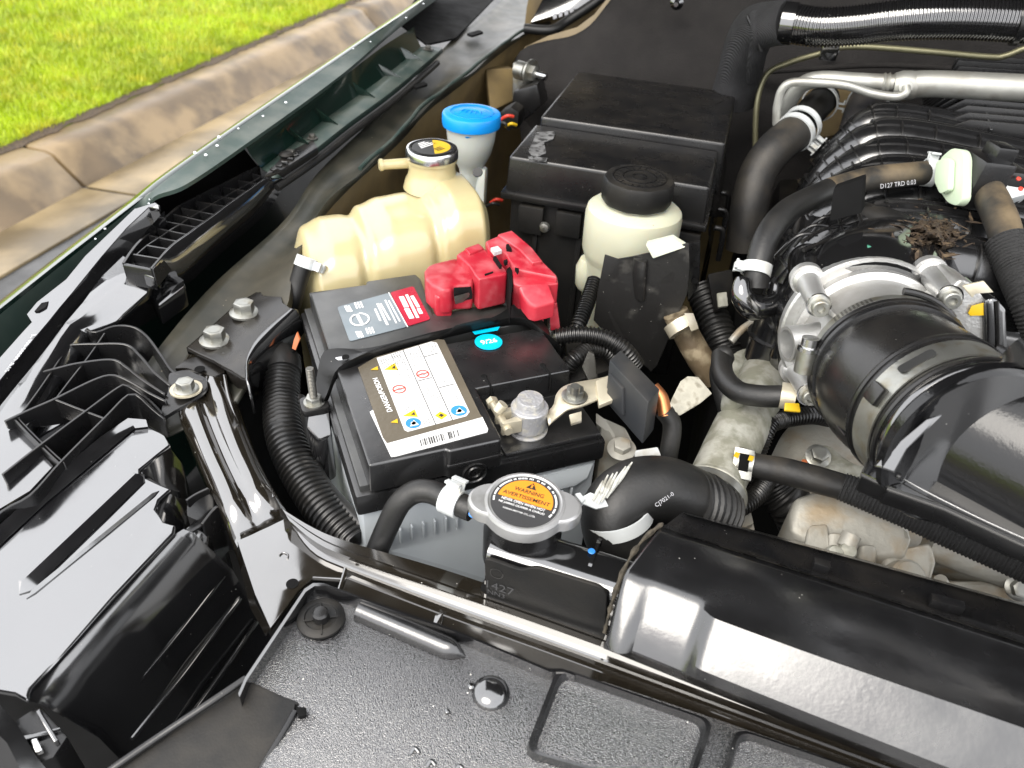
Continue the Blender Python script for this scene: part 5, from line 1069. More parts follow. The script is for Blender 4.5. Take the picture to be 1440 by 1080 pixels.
# small bypass hose
bh = thing('bypass_hose', 'small bent black coolant hose clamped below the throttle body', 'hose', W(1022,570,.98))
bp_ = WL([(1024,582,1.0),(1017,545,1.02),(1014,512,1.035),(1016,500,1.036),(1020,530,1.03),(1042,552,1.03),(1075,557,1.035),(1112,556,1.042)])
part('hose', tube([bp_[0]+V((0,.004,0)), W(1012,530,1.02), W(1018,503,1.034), W(1022,498,1.036)], .0085), m_rubber, bh); part('hose', tube([W(1015,500,1.034), W(1017,528,1.031), W(1037,550,1.03), W(1070,557,1.035), W(1112,557,1.042)], .0088), m_rubber, bh)
band('spring_clamp', W(1108,557,1.0415), (1,-.05,.1), .0091, .011, .0012, m_corr, bh); part('clamp_tab', prism(WL([(1104,566,1.046),(1124,567,1.046),(1126,579,1.042),(1103,577,1.042)]), V((0,.001,-.002)), .0006), m_yel, bh, label='yellow painted clamp tip')
# lower heater hose with steel clamp and braid
lh = thing('coolant_hose', 'dirty black hose with yellow-marked steel clamp and braided sleeve', 'hose', W(1110,690,.97))
part('hose', tube(WL([(1030,645,1.0),(1065,655,1.0),(1105,663,1.0),(1150,675,1.0),(1190,686,1.0)]), [.0095,.0095,.0105,.0105,.0098]), m_drub, lh)
part('braid', tube(WL([(1184,684,1.0),(1230,702,1.0),(1290,726,1.0),(1370,762,1.0),(1480,812,1.0)]), [.0105,.0115,.0125,.012,.012], ribs=(.0026,.0004)), m_braid, lh)
axl = W(1105,663,1.0)-W(1030,645,1.0)
cl_ = band('spring_clamp', W(1046,651,1.0), axl, .0103, .012, .0014, m_zinc, lh)
for s in (0, 1): part('clamp_loop', prism(WL([(1034,628,1.014),(1062,634,1.014),(1056,676,.998),(1028,670,.998)] if s == 0 else [(1041,637,1.0145),(1055,640,1.0145),(1051,668,1.0),(1037,665,1.0)]), V((0,.0,-.001)), .0003), m_zinc if s == 0 else m_deep, lh)
for a in ((1036,640),(1056,645)): part('paint_mark', box(F(W(a[0],a[1],1.0145), (1,-.2,0), (0,1,0)), (-.0018,-.003,0), (.0018,.003,.0006), .0002), m_yel, lh)
# conduits by the pipe
cd = thing('engine_harness', 'corrugated black wire conduits crossing in front of the timing cover', 'wiring', W(1080,660,.93))
part('conduit', tube(WL([(1065,625,.975),(1078,600,.99),(1100,590,.985),(1140,584,.985),(1165,588,.98)]), .0075, ribs=(.003,.0006)), m_cond, cd); part('conduit', tube(WL([(1062,640,.97),(1072,615,.985),(1080,597,.992),(1085,590,.995)]), .0078, ribs=(.003,.0006)), m_cond, cd)
part('conduit', tube(WL([(1012,728,.96),(1035,715,.965),(1062,697,.965),(1078,675,.96)]), .008, ribs=(.003,.0006)), m_cond, cd); part('conduit', tube(WL([(1080,665,.95),(1095,690,.94),(1115,715,.93),(1135,760,.90)]), .018, ribs=(.006,.001)), m_rubber, cd)
# ================================================================== ENGINE FRONT
ef = thing('engine_front_cover', 'dirty grey cast engine front cover with bolts and bosses', 'engine casting', V((.2,.45,.75)))
tc_ = [WL([(1085,640,.93),(1110,600,.955),(1160,585,.965),(1230,590,.965),(1330,640,.95),(1500,720,.93)]), WL([(1090,680,.93),(1120,650,.95),(1170,640,.96),(1230,650,.96),(1330,700,.95),(1500,780,.93)]), WL([(1095,720,.915),(1125,700,.93),(1180,700,.94),(1240,705,.94),(1340,750,.93),(1500,830,.92)]), WL([(1100,790,.88),(1130,790,.89),(1190,800,.90),(1250,815,.90),(1345,840,.90),(1500,900,.89)]), WL([(1090,860,.80),(1130,870,.80),(1190,880,.80),(1250,890,.80),(1345,910,.80),(1500,960,.80)])]
part('cover_face', loft([resample(r,40) for r in tc_]), m_dirtal, ef, angle=60)
part('bolt_lug', rprism(WL([(1122,650,.968),(1140,628,.972),(1165,625,.973),(1195,650,.972),(1235,662,.968),(1200,672,.965),(1150,662,.965)]), V((0,.004,-.012)), .006, .002), m_dalu, ef)
hexbolt('bolt', W(1150,642,.972), (0,-.45,.9), .0075, .009, m_zinc, ef, 1.4); part('locating_hole', lathe([(.0025,0),(.0025,.0005)], W(1131,650,.9735), (0,-.45,.9), 14), m_orangp, ef)
part('lug', prism(WL([(1160,560,.985),(1172,575,.985),(1180,590,.98),(1168,598,.98)]), V((0,.004,-.006)), .001), m_zinc, ef)
# rounded box casting
cst = WL([(1118,698,.972),(1150,688,.976),(1200,702,.978),(1255,722,.978),(1280,738,.974),(1284,758,.968),(1275,785,.955),(1225,782,.955),(1165,765,.955),(1130,762,.955),(1112,745,.96),(1112,718,.966)])
mods(part('pump_housing', prism(cst, V((.0,.012,-.07)), .008, 3), m_dirtal, ef, label='rounded grey pump housing'), 0)
def lump(pts, vec, bev, mat=m_dirtal, name='casting_boss'): return part(name, prism(WL(pts), vec, bev, 3), mat, ef)
lump([(1138,738,.968),(1165,735,.968),(1168,768,.958),(1160,785,.95),(1132,770,.955)], V((0,.008,-.05)), .003)
lump([(1165,745,.966),(1205,752,.966),(1204,800,.95),(1160,792,.948)], V((0,.008,-.05)), .005)
lump([(1208,762,.966),(1238,765,.966),(1232,808,.945),(1205,806,.945)], V((0,.01,-.05)), .005)
lump([(1245,775,.958),(1312,760,.962),(1318,790,.955),(1308,828,.94),(1285,826,.94),(1240,812,.94)], V((0,.012,-.05)), .005)
for x, y, r in ((1172,780,.0065),(1190,776,.0068)): part('round_boss', lathe([(r,-.02),(r,.004),(r*.8,.007),(r*.2,.008)], W(x,y,.963), (0,-.5,.86), 20), m_dalu, ef)
part('round_boss', tube(WL([(1198,752,.972),(1190,770,.965)]), .007, smooth=False), m_dirtal, ef)
part('large_bolt_boss', lathe([(.0135,-.03),(.013,.004),(.011,.006)], W(1274,812,.95), (.15,-.55,.8), 28), m_dirtal, ef); part('bolt', lathe([(.0085,0),(.0085,.004),(.0045,.0042),(.004,.002),(.0005,.002)], W(1275,822,.951), (.1,-.8,.55), 24), m_dalu, ef)
part('rail', tube(WL([(1305,760,.955),(1370,785,.95),(1450,812,.945),(1560,850,.94)]), .012, sx=1.2), m_dirtal, ef)
lump([(1312,748,.955),(1340,752,.955),(1450,800,.95),(1560,845,.945),(1560,870,.94),(1440,825,.94),(1318,790,.945)], V((0,.015,-.03)), .004)
lump([(1325,815,.93),(1380,815,.93),(1460,828,.93),(1560,850,.93),(1560,900,.91),(1440,868,.91),(1340,850,.915)], V((0,.01,-.04)), .005, m_dirtal, 'sump_rail')
hexbolt('bolt', W(1432,826,.945), (0,-.75,.65), .0075, .009, m_zinc, ef, 1.35); part('stud', tube(WL([(1322,816,.945),(1326,822,.94)]), .005, smooth=False), m_dirtal, ef)
lump([(1068,770,.94),(1130,760,.945),(1130,800,.935),(1080,790,.935)], V((0,.01,-.03)), .004)
part('bolt_stack', lathe([(.016,-.03),(.016,-.01),(.013,-.01),(.013,0),(.010,.001),(.010,.008)], W(1040,735,.93), (0,-.2,1), 6), m_dirtal, ef)
# engine block mass, coloured near-black for the shade below the intake
eb = thing('engine_block', 'engine block below the intake, its shade painted near-black', 'engine', V((.3,.8,.6)))
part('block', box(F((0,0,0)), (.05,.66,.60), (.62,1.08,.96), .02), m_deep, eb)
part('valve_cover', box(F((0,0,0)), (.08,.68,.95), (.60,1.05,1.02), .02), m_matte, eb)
# ================================================================== THROTTLE BODY
TC = V((.141,.482,1.102)); TA = V((.13,-.972,.195)).normalized(); TX = (V((1,0,0))-TA*TA.x).normalized(); TZ = TX.cross(TA)*1.0
if TZ.z < 0: TZ = -TZ
FTB = F(TC, TX, TZ); 
def TP(px, py, off): return WP(px, py, TC+TA*off, TA)
tb = thing('throttle_body', 'bright cast aluminium throttle body with three bolted bosses', 'throttle body', TC+V((0,.05,-.06)))
part('barrel', lathe([(.052,-.062),(.0535,-.058),(.0535,-.050),(.0485,-.048),(.047,-.03),(.0465,-.005)], TC, TA, 64), m_alu, tb)
part('flange', lathe([(.0585,-.072),(.0605,-.070),(.0605,-.062),(.059,-.060)], TC, TA, 64), m_alu, tb)
for (hx, hy), (bx1, by1) in (((1152,430),(1134,392)), ((1336,419),(1306,383)), ((1138,556),(1118,518))):
    h, bk = TP(hx,hy,-.018), TP(bx1,by1,-.068); d = (h-bk).normalized()
    part('boss', tube([bk, bk+d*.006, bk+d*.008, h-d*.006, h-d*.002], [.0105,.0105,.0082,.0074,.0078], smooth=False, seg=26), m_alu, tb)
    part('foot', tube([bk-d*.003, bk+d*.004], .0122, smooth=False, seg=28), m_alu, tb)
    w_ = part('washer', lathe([(.0086,0),(.0086,.0014)], h-d*.002, d, 28), m_steel, tb); screw('bolt', h-d*.0005, d, .0058, .0075, m_zinc, tb)
    web = prism([h+ (TC-h)*.0, bk, bk+(TC-TA*.068-bk)*.35, h+(TC-TA*.018-h)*.3], d.cross(TC-h).normalized()*.003, .0008); part('web', web, m_alu, tb)
pa, pb_ = TP(1160,478,-.028), TP(1106,484,-.02); ax2 = (pb_-pa).normalized()
part('side_port', lathe([(.0145,-.01),(.0135,.0),((.0128),(pb_-pa).length),(.0105,(pb_-pa).length),(.0105,.006),(.001,.006)], pa, ax2, 34), m_alu, tb)
part('motor_case', prism([TP(x,y,-.02) for x, y in ((1322,420),(1352,392),(1372,402),(1388,425),(1390,500),(1378,520),(1352,505),(1345,470))], -TA*.04, .003, 3), m_alu, tb)
part('motor_cover', prism([TP(x,y,-.016) for x, y in ((1384,424),(1400,418),(1416,436),(1418,500),(1408,512),(1386,515))], -TA*.05, .003, 3), m_gloss, tb, label='black plastic motor cover')
part('cover_groove', tube([TP(1402,424,-.015), TP(1404,470,-.015), TP(1403,508,-.015)], .0013), m_satin, tb)
part('spring_clip', prism([TP(x,y,-.012) for x, y in ((1355,400),(1382,394),(1396,410),(1370,412),(1366,418),(1352,402))], TA*.002, .0006), m_corr, tb)
part('paint_mark', prism([TP(x,y,-.0185) for x, y in ((1361,440),(1366,430),(1384,425),(1389,436),(1390,443),(1364,444))], TA*.0006, .0002), m_yel, tb, label='yellow inspection paint mark')
part('green_gasket', prism([TP(1214,364,-.074), TP(1221,345,-.078), TP(1226,347,-.078), TP(1222,364,-.074)], -TA*.003, .0005), m_greenp, tb)
# ================================================================== RUBBER INTAKE DUCT
C2 = V((.166,.405,1.116)); A2 = V((.36,-.91,.15)).normalized()
du = thing('intake_duct', 'black rubber intake duct strapped between throttle body and resonator', 'duct', TC+V((.01,-.03,-.06)))
pth = [TC-TA*.006, TC+TA*.01, TC+TA*.028, TC.lerp(C2,.62)+V((-.002,0,.001)), C2-A2*.012, C2+A2*.012]
part('duct', tube(pth, [.0485,.0488,.0505,.0505,.0488,.0485], seg=64, n=6), m_satin, du)
for o, r in ((.004,.0520),(.010,.0512)): part('lip', lathe([(.048,o-.003),(r,o-.0025),(r+.0008,o),(r,o+.0025),(.048,o+.003)], TC, TA, 64), m_satin, du)
for o in (-.026,.004): part('lip', lathe([(.048,o-.002),(.0510,o-.0018),(.0516,o),(.0510,o+.0018),(.048,o+.002)], C2, A2, 64), m_satin, du)
def clampb(name, c, a, r, wd, par, mat=m_zinc): return part(name, lathe([(r,-wd/2),(r+.0012,-wd/2),(r+.0012,wd/2),(r,wd/2),(r,-wd/2)], c, a, 72, cap=False), mat, par)
k1 = clampb('worm_clamp', TC-TA*.005, TA, .0490, .010, du); k2 = clampb('worm_clamp', C2-A2*.011, A2, .0492, .018, du)
sc = WP(1135,500,TC+TA*.004,TA); sdir = (WP(1139,480,TC,TA)-WP(1130,520,TC,TA)).normalized()
part('screw_housing', tube([sc-sdir*.012, sc+sdir*.006], .0068, smooth=False), m_zinc, k1); part('screw', tube([sc+sdir*.004, sc+sdir*.007, sc+sdir*.0075, sc+sdir*.013], [.0075,.0075,.0058,.0058], smooth=False), m_steel, k1)
for k in range(10):
    t = math.radians(146-k*3.2); e = FTB.x*math.cos(t)+FTB.y*math.sin(t); f = F(TC-TA*.005+e*.0503, TA, e.cross(TA)); part('thread_slot', box(f, (-.0035,-.0007,-.0004), (.0035,.0007,.0003), 0), m_rod, k1)
x2, y2, z2 = frame(A2, (1,0,0)); 
if y2.z < 0: y2 = -y2
for t, l in ((math.radians(128),.022),): 
    e = x2*math.cos(t)+y2*math.sin(t); q = -x2*math.sin(t)+y2*math.cos(t); f = F(C2-A2*.011+e*.0503, q, A2); part('slot', rprism([f(-.011,-.0035,.0), f(.011,-.0035,0), f(.011,.0035,0), f(-.011,.0035,0)], e*.0006, .0034, 0), m_ink, k2)
for t in (math.radians(62), math.radians(160)):
    e = x2*math.cos(t)+y2*math.sin(t); q = -x2*math.sin(t)+y2*math.cos(t); f = F(C2-A2*.011+e*.0505, q, A2); part('retainer', box(f, (-.006,-.006,-.001), (.006,.006,.004), .0015), m_satin, du)
for t0_, t1_ in ((48,92),(28,44)):
    pts = [];  
    for k in range(12):
        t = math.radians(t0_+(t1_-t0_)*k/11); pts.append(TC-TA*.013+(FTB.x*math.cos(t)+FTB.y*math.sin(t))*.052)
    part('retaining_tab', tube(pts, .0026, n=2), m_satin, du)
for t in (200,): 
    ln_ = []
    for k in range(8): u_ = k/7; p = (TC+TA*.012).lerp(C2-A2*.028,u_); a_ = TA.lerp(A2,u_).normalized(); e = (V((-.8,-.1,-.35))-a_*V((-.8,-.1,-.35)).dot(a_)).normalized(); ln_.append(p+e*.0512)
    part('mould_seam', tube(ln_, .0007, n=2, seg=8), m_satin, du)
# ================================================================== AIR RESONATOR
rz = thing('air_resonator', 'large glossy black air intake resonator with domed top and seam flange', 'air box', V((.28,.33,1.04)))
fz = 1.098
f1_, f2_ = W(1298,668,fz), W(1440,745,fz); dD = (f2_-f1_).normalized(); nD = V((-dD.y,dD.x,0))
part('collar', lathe([(.0475,.0),(.0485,.004),(.0495,.022)], C2, A2, 64, cap=False), m_gloss, rz, angle=40)
for o, r in ((.004,.0505),(.0105,.0515),(.017,.0528)): part('ring_step', lathe([(.047,o-.0022),(r-.0006,o-.0019),(r,o-.001),(r,o+.001),(r-.0006,o+.0019),(.047,o+.0022)], C2, A2, 64), m_gloss, rz)
arch = [C2+A2*.024+(x2*math.cos(math.radians(205-230*j/28))+y2*math.sin(math.radians(205-230*j/28)))*.0555 for j in range(29)]
def dsec(s_, k=1.): 
    r = .062; o_ = f1_+dD*s_+nD*r*.98; return [o_-nD*r*k*math.cos(math.pi*j/28)+V((0,0,.064*k*math.sin(math.pi*j/28)**.85)) for j in range(29)]
part('ledge', loft([[p-A2*.006 for p in arch], arch, [p.lerp(q,.5) for p, q in zip(arch,dsec(0))], dsec(0), dsec(.001,.965)]), m_dome, rz, angle=25, label='bright flat shoulder around the dome')
part('flat_ledge', prism(WL([(1230,656,1.112),(1250,634,1.122),(1303,590,1.144),(1328,582,1.148),(1276,632,1.128),(1259,666,1.112)]), V((0,.004,-.003)), .0012), m_gloss, rz, label='narrow bright ledge')
rows = [dsec(.001+.5*(k/25)**1.6, .965) for k in range(26)]
part('dome', loft(rows), m_dome, rz, angle=50)
flg = WL([(1211,664,fz),(1217,652,fz),(1226,632,fz),(1262,598,fz),(1330,570,fz),(1520,560,fz),(1640,780,fz),(1500,785,fz),(1440,762,fz),(1330,712,fz),(1249,684,fz),(1246,680,fz)])
part('seam_flange', prism(flg, V((0,0,-.0035)), .001), m_gloss, rz)
lw = [p+V((0,0,-.0035)) for p in flg]; cenr = sum(lw, V())/len(lw)
part('shell', prism([p.lerp(cenr,.02) for p in lw], None, .003, 3, None, [p.lerp(cenr,.05)+V((0,.004,-.015)) for p in lw]), m_satin, rz)
part('flange_rib', tube(WL([(1262,668,fz+.002),(1300,690,fz+.002),(1380,730,fz+.002),(1480,775,fz+.002)]), .0006), m_gloss, rz)
part('weld_scar', tube(WL([(1258,664,fz+.006),(1261,668,fz+.006),(1266,671,fz+.006)]), .0018), m_satin, rz)
# ================================================================== INTAKE MANIFOLD
im = thing('intake_manifold', 'black ribbed plastic intake manifold behind the throttle body', 'manifold', V((.2,.65,1.0)))
P_ = TC-TA*.07
part('throat', tube([P_+V((0,0,0)), P_+V((.0,.03,0)), P_+V((.02,.08,-.01)), P_+V((.05,.14,-.02))], [.058,.062,.066,.06], seg=48), m_gloss, im)
for (x, y) in ((1134,392),(1306,383)):
    b0 = TP(x,y,-.07); part('mount_boss', tube([b0, b0+V((.004,.05,-.01))], [.0125,.015], smooth=False, seg=24), m_gloss, im)
part('plenum', box(F((.0,0,0)), (.075,.585,1.0), (.46,.78,1.105), .03, seg=5, taper=.012), m_gloss, im)
# curved runners with fins
for k in range(7):
    y_ = .625+k*.052; r = .0235+.001*(k%2)
    pts = [V((.085+.006*k,y_,1.0)), V((.088+.006*k,y_+.004,1.055)), V((.112+.006*k,y_+.008,1.095+.002*k)), V((.17,y_+.012,1.112+.002*k)), V((.27,y_+.016,1.108+.002*k)), V((.46,y_+.02,1.098))]
    run = part('runner', tube(pts, r, seg=22, n=8), m_semi, im)
    cm = catmull(pts, 8)
    for i in range(4, len(cm)-2, 3):
        t = (cm[i+1]-cm[i-1]).normalized(); part('runner_fin', lathe([(r*.98,-.0007),(r*1.13,-.0007),(r*1.13,.0007),(r*.98,.0007)], cm[i], t, 20), m_satin, run)
    for dz_, dy_ in ((.9,.42),(.98,-.12)):
        part('ridge', loft([[p+V((0,r*dy_+s_,r*dz_*1.0)) for p in cm[10:]]+[p+V((0,r*dy_+s_,r*dz_+.005)) for p in reversed(cm[10:])] for s_ in (-.0006,.0006)], None, True, True), m_satin, run)
# ribbed far cover
for k in range(11):
    y_ = .93+k*.016; part('cover_fin', prism([V((.19+.006*k,y_,1.115+.003*k)), V((.25,y_,1.15+.003*k)), V((.46,y_,1.16+.003*k)), V((.46,y_,1.10)), V((.19,y_,1.09))], V((0,.0025,0)), .0006), m_satin, im)
part('cover_body', box(F((0,0,0)), (.17,.92,1.02), (.47,1.11,1.125), .02, seg=4), m_gloss, im)
for x_ in (.27,.36): part('cover_web', prism([V((x_,.925,1.145)), V((x_,1.10,1.178)), V((x_,1.10,1.12)), V((x_,.925,1.11))], V((.003,0,0)), .0006), m_gloss, im)
part('black_plate', prism(WL([(1172,265,1.168),(1215,250,1.172),(1212,300,1.150),(1166,312,1.145)]), V((.003,.012,0)), .0015), m_deep, im)
# raised lugs near TB
for a in (((1190,300),(1260,320),(1270,350)), ((1210,270),(1255,275),(1262,300))):
    part('lug', tube([W(a[0][0],a[0][1],1.12), W(a[1][0],a[1][1],1.125), W(a[2][0],a[2][1],1.115)], .013), m_matte, im)
for k in range(6):
    t = k/5; a = W(1080+18*k,372-15*k+3*k*k*.4,1.10); b = W(1150+14*k,330-12*k,1.13); part('arch_fin', tube([a, a.lerp(b,.5)+V((0,0,.012)), b], .0016, seg=8), m_satin, im)
for pts in ([(1128,340),(1160,322),(1200,318),(1250,322)], [(1130,352),(1165,338),(1200,333),(1255,340)], [(1178,300),(1185,325),(1200,352)], [(1205,292),(1215,320),(1235,352)]):
    part('arch_fin', tube([W(x,y,1.135) for x, y in pts], .0015, seg=8), m_satin, im)
# dirt and leaf litter
lf = new(); rows = []
from mathutils import noise as mn
for i in range(26):
    r_ = []
    for j in range(26):
        u_, v_ = i/25*2-1, j/25*2-1; x, y = 1310+u_*38+v_*12, 330+v_*22-u_*7; rr_ = math.hypot(u_,v_)
        h_ = 1.118+.018*max(0,1-rr_*rr_)+.010*mn.noise(V((x*.09,y*.12,1)))+.006*mn.noise(V((x*.3,y*.35,4)))-.02*max(0,rr_-.9); r_.append(W(x,y,h_+.016))
    rows.append(r_)
loft(rows, lf)
for k in range(220):
    x, y = rg.gauss(1308,30), rg.gauss(329,15); p = W(x,y,1.138+.010*rg.random()); t = rg.uniform(0,6.28); s = rg.choice((.0012,.002,.003,.006))*rg.uniform(.6,1.3)
    f = F(p, (math.cos(t),math.sin(t),rg.uniform(-.4,.4)), (-math.sin(t),math.cos(t),rg.uniform(-.5,.5))); prism([f(-s,0), f(0,-s*.25), f(s,0), f(s*.3,s*.3)], f.z*.0006, 0, bm=lf)
ll = part('leaf_litter', lf, m_leaf, None); tag(ll, 'dry brown leaf litter caught on the intake manifold', 'leaf litter', kind='stuff')
# ================================================================== BREATHER HOSE + PURGE VALVE
ph = thing('breather_hose', 'black breather hose arching over the manifold with white clips', 'hose', W(1065,400,1.05))
pp = WL([(1316,242,1.155),(1270,246,1.155),(1220,252,1.152),(1165,268,1.148),(1110,295,1.14),(1080,330,1.128),(1067,370,1.112),(1063,405,1.095)])
part('hose', tube(pp[3:], .0102, seg=24), m_rubber, ph); part('hose', tube(pp[:4], .0103, seg=24), m_dustyh, ph, label='clay-dusted upper length of the hose')
band('spring_clamp', W(1306,243,1.155), (1,.08,0), .0104, .009, .0014, m_clampw, ph, ears=(0,.3,1), earlen=.006)
band('spring_clamp', W(1064,379,1.108), pp[-1]-pp[-3], .0104, .009, .0014, m_clampw, ph, ears=(-1,-.1,0), earlen=.006)
hose_text('D127 TRD 0.03', W(1238,262,1.15), W(1300,254,1.153), .006, .034, m_pgrey, ph, h=.0038)
part('holder', tube(WL([(1045,392,1.105),(1043,415,1.095),(1060,432,1.085),(1085,425,1.085),(1090,400,1.095)]), [.006,.009,.011,.009,.006], seg=12), m_gloss, ph)
part('holder', prism(WL([(1058,425,1.085),(1088,430,1.085),(1100,470,1.06),(1095,520,1.03),(1088,470,1.06)]), V((0,.01,0)), .002), m_gloss, ph)
pv = thing('purge_valve', 'black purge valve with pale green gasket flange', 'valve', W(1370,280,1.13))
nV = V((-.9,-.35,.1)); cV = W(1340,250,1.165)
def vp(x, y): return WP(x, y, cV, nV)
part('flange', rprism([vp(x,y) for x, y in ((1322,222),(1338,208),(1352,210),(1356,222),(1354,280),(1345,290),(1332,285),(1316,262))], -nV.normalized()*.008, .004, .0012), m_pgreen, pv, label='pale green gasket flange')
part('flange_boss', rprism([vp(x,y)+nV.normalized()*.001 for x, y in ((1325,228),(1338,222),(1345,226),(1343,268),(1330,274),(1322,256))], nV.normalized()*.005, .003, .001), m_pgreen, pv)
fV = F(cV-nV.normalized()*.008, -nV, (0,0,1)); 
part('body', box(fV, (0,-.020,-.018), (.030,.022,.018), .004), m_satin, pv); part('body_cap', box(fV, (.028,-.012,-.015), (.052,.016,.015), .005), m_satin, pv); part('connector', box(fV, (.012,.018,-.010), (.030,.032,.010), .002), m_satin, pv)
part('flange', lathe([(.020,0),(.022,.002),(.022,.006),(.018,.008)], W(1365,290,1.135), (0,-.2,1), 28), m_satin, pv)
vh = thing('valve_hose', 'brown-dusted rubber hose dropping from the purge valve into a braided sleeve', 'hose', W(1430,400,1.05))
part('hose', tube(WL([(1375,252,1.16),(1390,272,1.158),(1408,310,1.15),(1418,345,1.142)]), [.012,.0125,.0125,.012], seg=26), m_dustyh, vh)
part('braid', tube(WL([(1414,338,1.143),(1430,375,1.132),(1450,420,1.12),(1470,470,1.10)]), .0150, ribs=(.003,.0005)), m_braid, vh)
band('spring_clamp', W(1374,256,1.16), W(1408,310,1.15)-W(1375,252,1.16), .0130, .006, .0012, m_clampw, vh, ears=(0,.5,1), earlen=.007)
part('paint_dot', lathe([(.0026,0),(.002,.0006)], W(1427,327,1.151), (0,-.5,.8), 12), m_yel, vh)
vc = thing('valve_connector', 'white wiring connector with red seal beside the purge valve', 'connector', W(1425,270,1.14))
part('shell', prism(WL([(1402,248,1.17),(1415,238,1.172),(1445,240,1.172),(1450,272,1.16),(1420,280,1.158),(1408,268,1.162)]), V((0,.012,-.014)), .003), m_clampw, vc)
for x, y in ((1432,252),(1435,266)): part('seal', lathe([(.0018,0),(.0018,.001),(.0008,.0012)], W(x,y,1.172), (0,-.5,.8), 14), m_pink, vc)
# ================================================================== FIREWALL LINES
ac = thing('air_conditioning_pipe', 'thick dull aluminium air conditioning pipe along the firewall', 'pipe', WY(1280,200,1.0))
YA = .98
part('pipe', tube(WYL([(1262,122,YA),(1300,118,YA),(1360,120,YA),(1440,124,YA),(1560,130,YA),(1900,150,YA)]), .0142, seg=28), m_pipe, ac)
part('coupling', tube(WYL([(1256,120,YA),(1266,120,YA),(1280,120,YA),(1288,120,YA)]), [.013,.0155,.0155,.0142], smooth=False, seg=28), m_pipe, ac)
part('thin_section', tube(WYL([(1256,117,YA),(1200,114,YA),(1150,112,YA),(1125,122,YA+.01),(1108,150,YA+.02),(1106,180,YA+.03)]), .0092, seg=22), m_pipe, ac)
part('beading', tube(WYL([(1240,117,YA),(1243,117,YA),(1246,117,YA),(1250,117,YA)]), [.0095,.0115,.0095,.0115], smooth=False, seg=24), m_pipe, ac)
part('small_line', tube(WYL([(1092,175,YA-.02),(1093,150,YA-.02),(1100,126,YA-.02),(1115,116,YA-.02),(1150,116,YA-.02),(1190,120,YA-.02),(1225,131,YA-.02),(1258,136,YA-.02),(1273,131,YA-.02),(1274,122,YA-.015)]), .0048, seg=16), m_pipe, ac)
part('port', lathe([(.0075,0),(.0075,.004),(.005,.005)], WY(1273,122,YA-.012), (0,-1,.3), 22), m_pipe, ac)
h1 = thing('heater_hose', 'dusty heater hose with white double clamp bending down at the firewall', 'hose', WY(1055,340,.85))
hp1 = WYL([(1160,138,1.05),(1140,158,1.0),(1118,186,.95),(1088,212,.92),(1066,245,.90),(1054,290,.88),(1046,350,.87)])
part('hose', tube(hp1[2:], .0215, seg=26), m_drub, h1); part('ribbed_neck', tube(hp1[:3], .018, seg=14), m_rubber, h1)
for i_, o in ((2,0),(2,-.016)):
    d = (hp1[1]-hp1[3]).normalized(); band('spring_clamp', hp1[2]-d*o, d, .0212, .008, .0018, m_clampw, h1, ears=(1,0,-.4), earlen=.010)
band('spring_clamp', hp1[0].lerp(hp1[1],.35), hp1[1]-hp1[0], .0205, .005, .0016, m_clampw, h1, ears=(1,0,.1), earlen=.008)
h2 = thing('heater_return_hose', 'smooth grey heater hose behind the manifold at the tan firewall grommet', 'hose', WY(1205,210,1.0))
part('hose', tube(WYL([(1222,140,1.07),(1214,160,1.03),(1206,190,1.0),(1200,220,.98)]), .0225, seg=26), M('grey_hose', (.05,.05,.055), .4, dust=.2), h2)
band('spring_clamp', WY(1220,146,1.06), hp1[0]-hp1[2], .0232, .006, .0016, m_clampw, h2, ears=(1,0,-.1), earlen=.010)
part('grommet', lathe([(.042,0),(.044,.004),(.04,.008)], WY(1245,172,1.10), (-.1,-1,.1), 36), m_tan, h2, label='tan firewall grommet plate')
h1g = part('grommet', lathe([(.04,0),(.042,.004),(.038,.008)], WY(1160,150,1.12), (-.1,-1,.1), 36), m_tan, h1)
tt = thing('brake_line', 'thin olive metal line crossing the firewall insulation', 'pipe', WY(1060,240,1.05))
part('tube', tube(WYL([(1062,230,1.05),(1064,150,1.06),(1078,105,1.07),(1110,88,1.07),(1150,76,1.07),(1180,67,1.07),(1220,66,1.07),(1300,72,1.07),(1390,80,1.07),(1415,78,1.07),(1450,66,1.07),(1520,60,1.07),(1900,100,1.07)]), .0036, seg=14), m_thin, tt)
part('clip', box(F(WY(1168,70,1.062), (1,0,0), (0,0,1)), (-.011,-.012,-.006), (.009,.010,.006), .002), m_gloss, tt)
kh = thing('corrugated_harness_hose', 'thick glossy black corrugated hose along the top of the firewall', 'hose', WY(1270,60,1.0))
part('hose', tube(WYL([(1108,32,1.0),(1150,38,.99),(1200,36,.985),(1270,28,.98),(1350,26,.98),(1440,30,.98),(1560,40,.98),(1750,60,.98),(1950,90,.98)]), .0205, ribs=(.0034,.0007), seg=26), m_gloss, kh)
part('end_sleeve', tube(WYL([(1100,32,1.0),(1118,34,.998)]), .0225, smooth=False, seg=26), m_gloss, kh)
part('strap', tube(WYL([(1428,30,.98),(1436,30,.98)]), .0235, smooth=False, seg=26), m_satin, kh)
wsl = thing('woven_harness_sleeve', 'grey woven fabric sleeve wrapping the harness where it turns down', 'sleeve', WY(1040,150,1.05))
part('sleeve', tube(WYL([(1106,32,1.0),(1085,34,1.01),(1062,42,1.03),(1048,70,1.05),(1040,105,1.07),(1030,140,1.08)]), [.0235,.0245,.027,.027,.028,.030], seg=28), m_cloth, wsl)
part('fold', tube(WYL([(1060,20,1.01),(1066,45,1.0),(1062,75,1.02),(1055,110,1.05)]), .009, seg=12), m_cloth, wsl); part('tie', tube(WYL([(1050,22,1.0),(1062,50,.998),(1070,72,1.0)]), .0018, seg=8), m_cond, wsl)
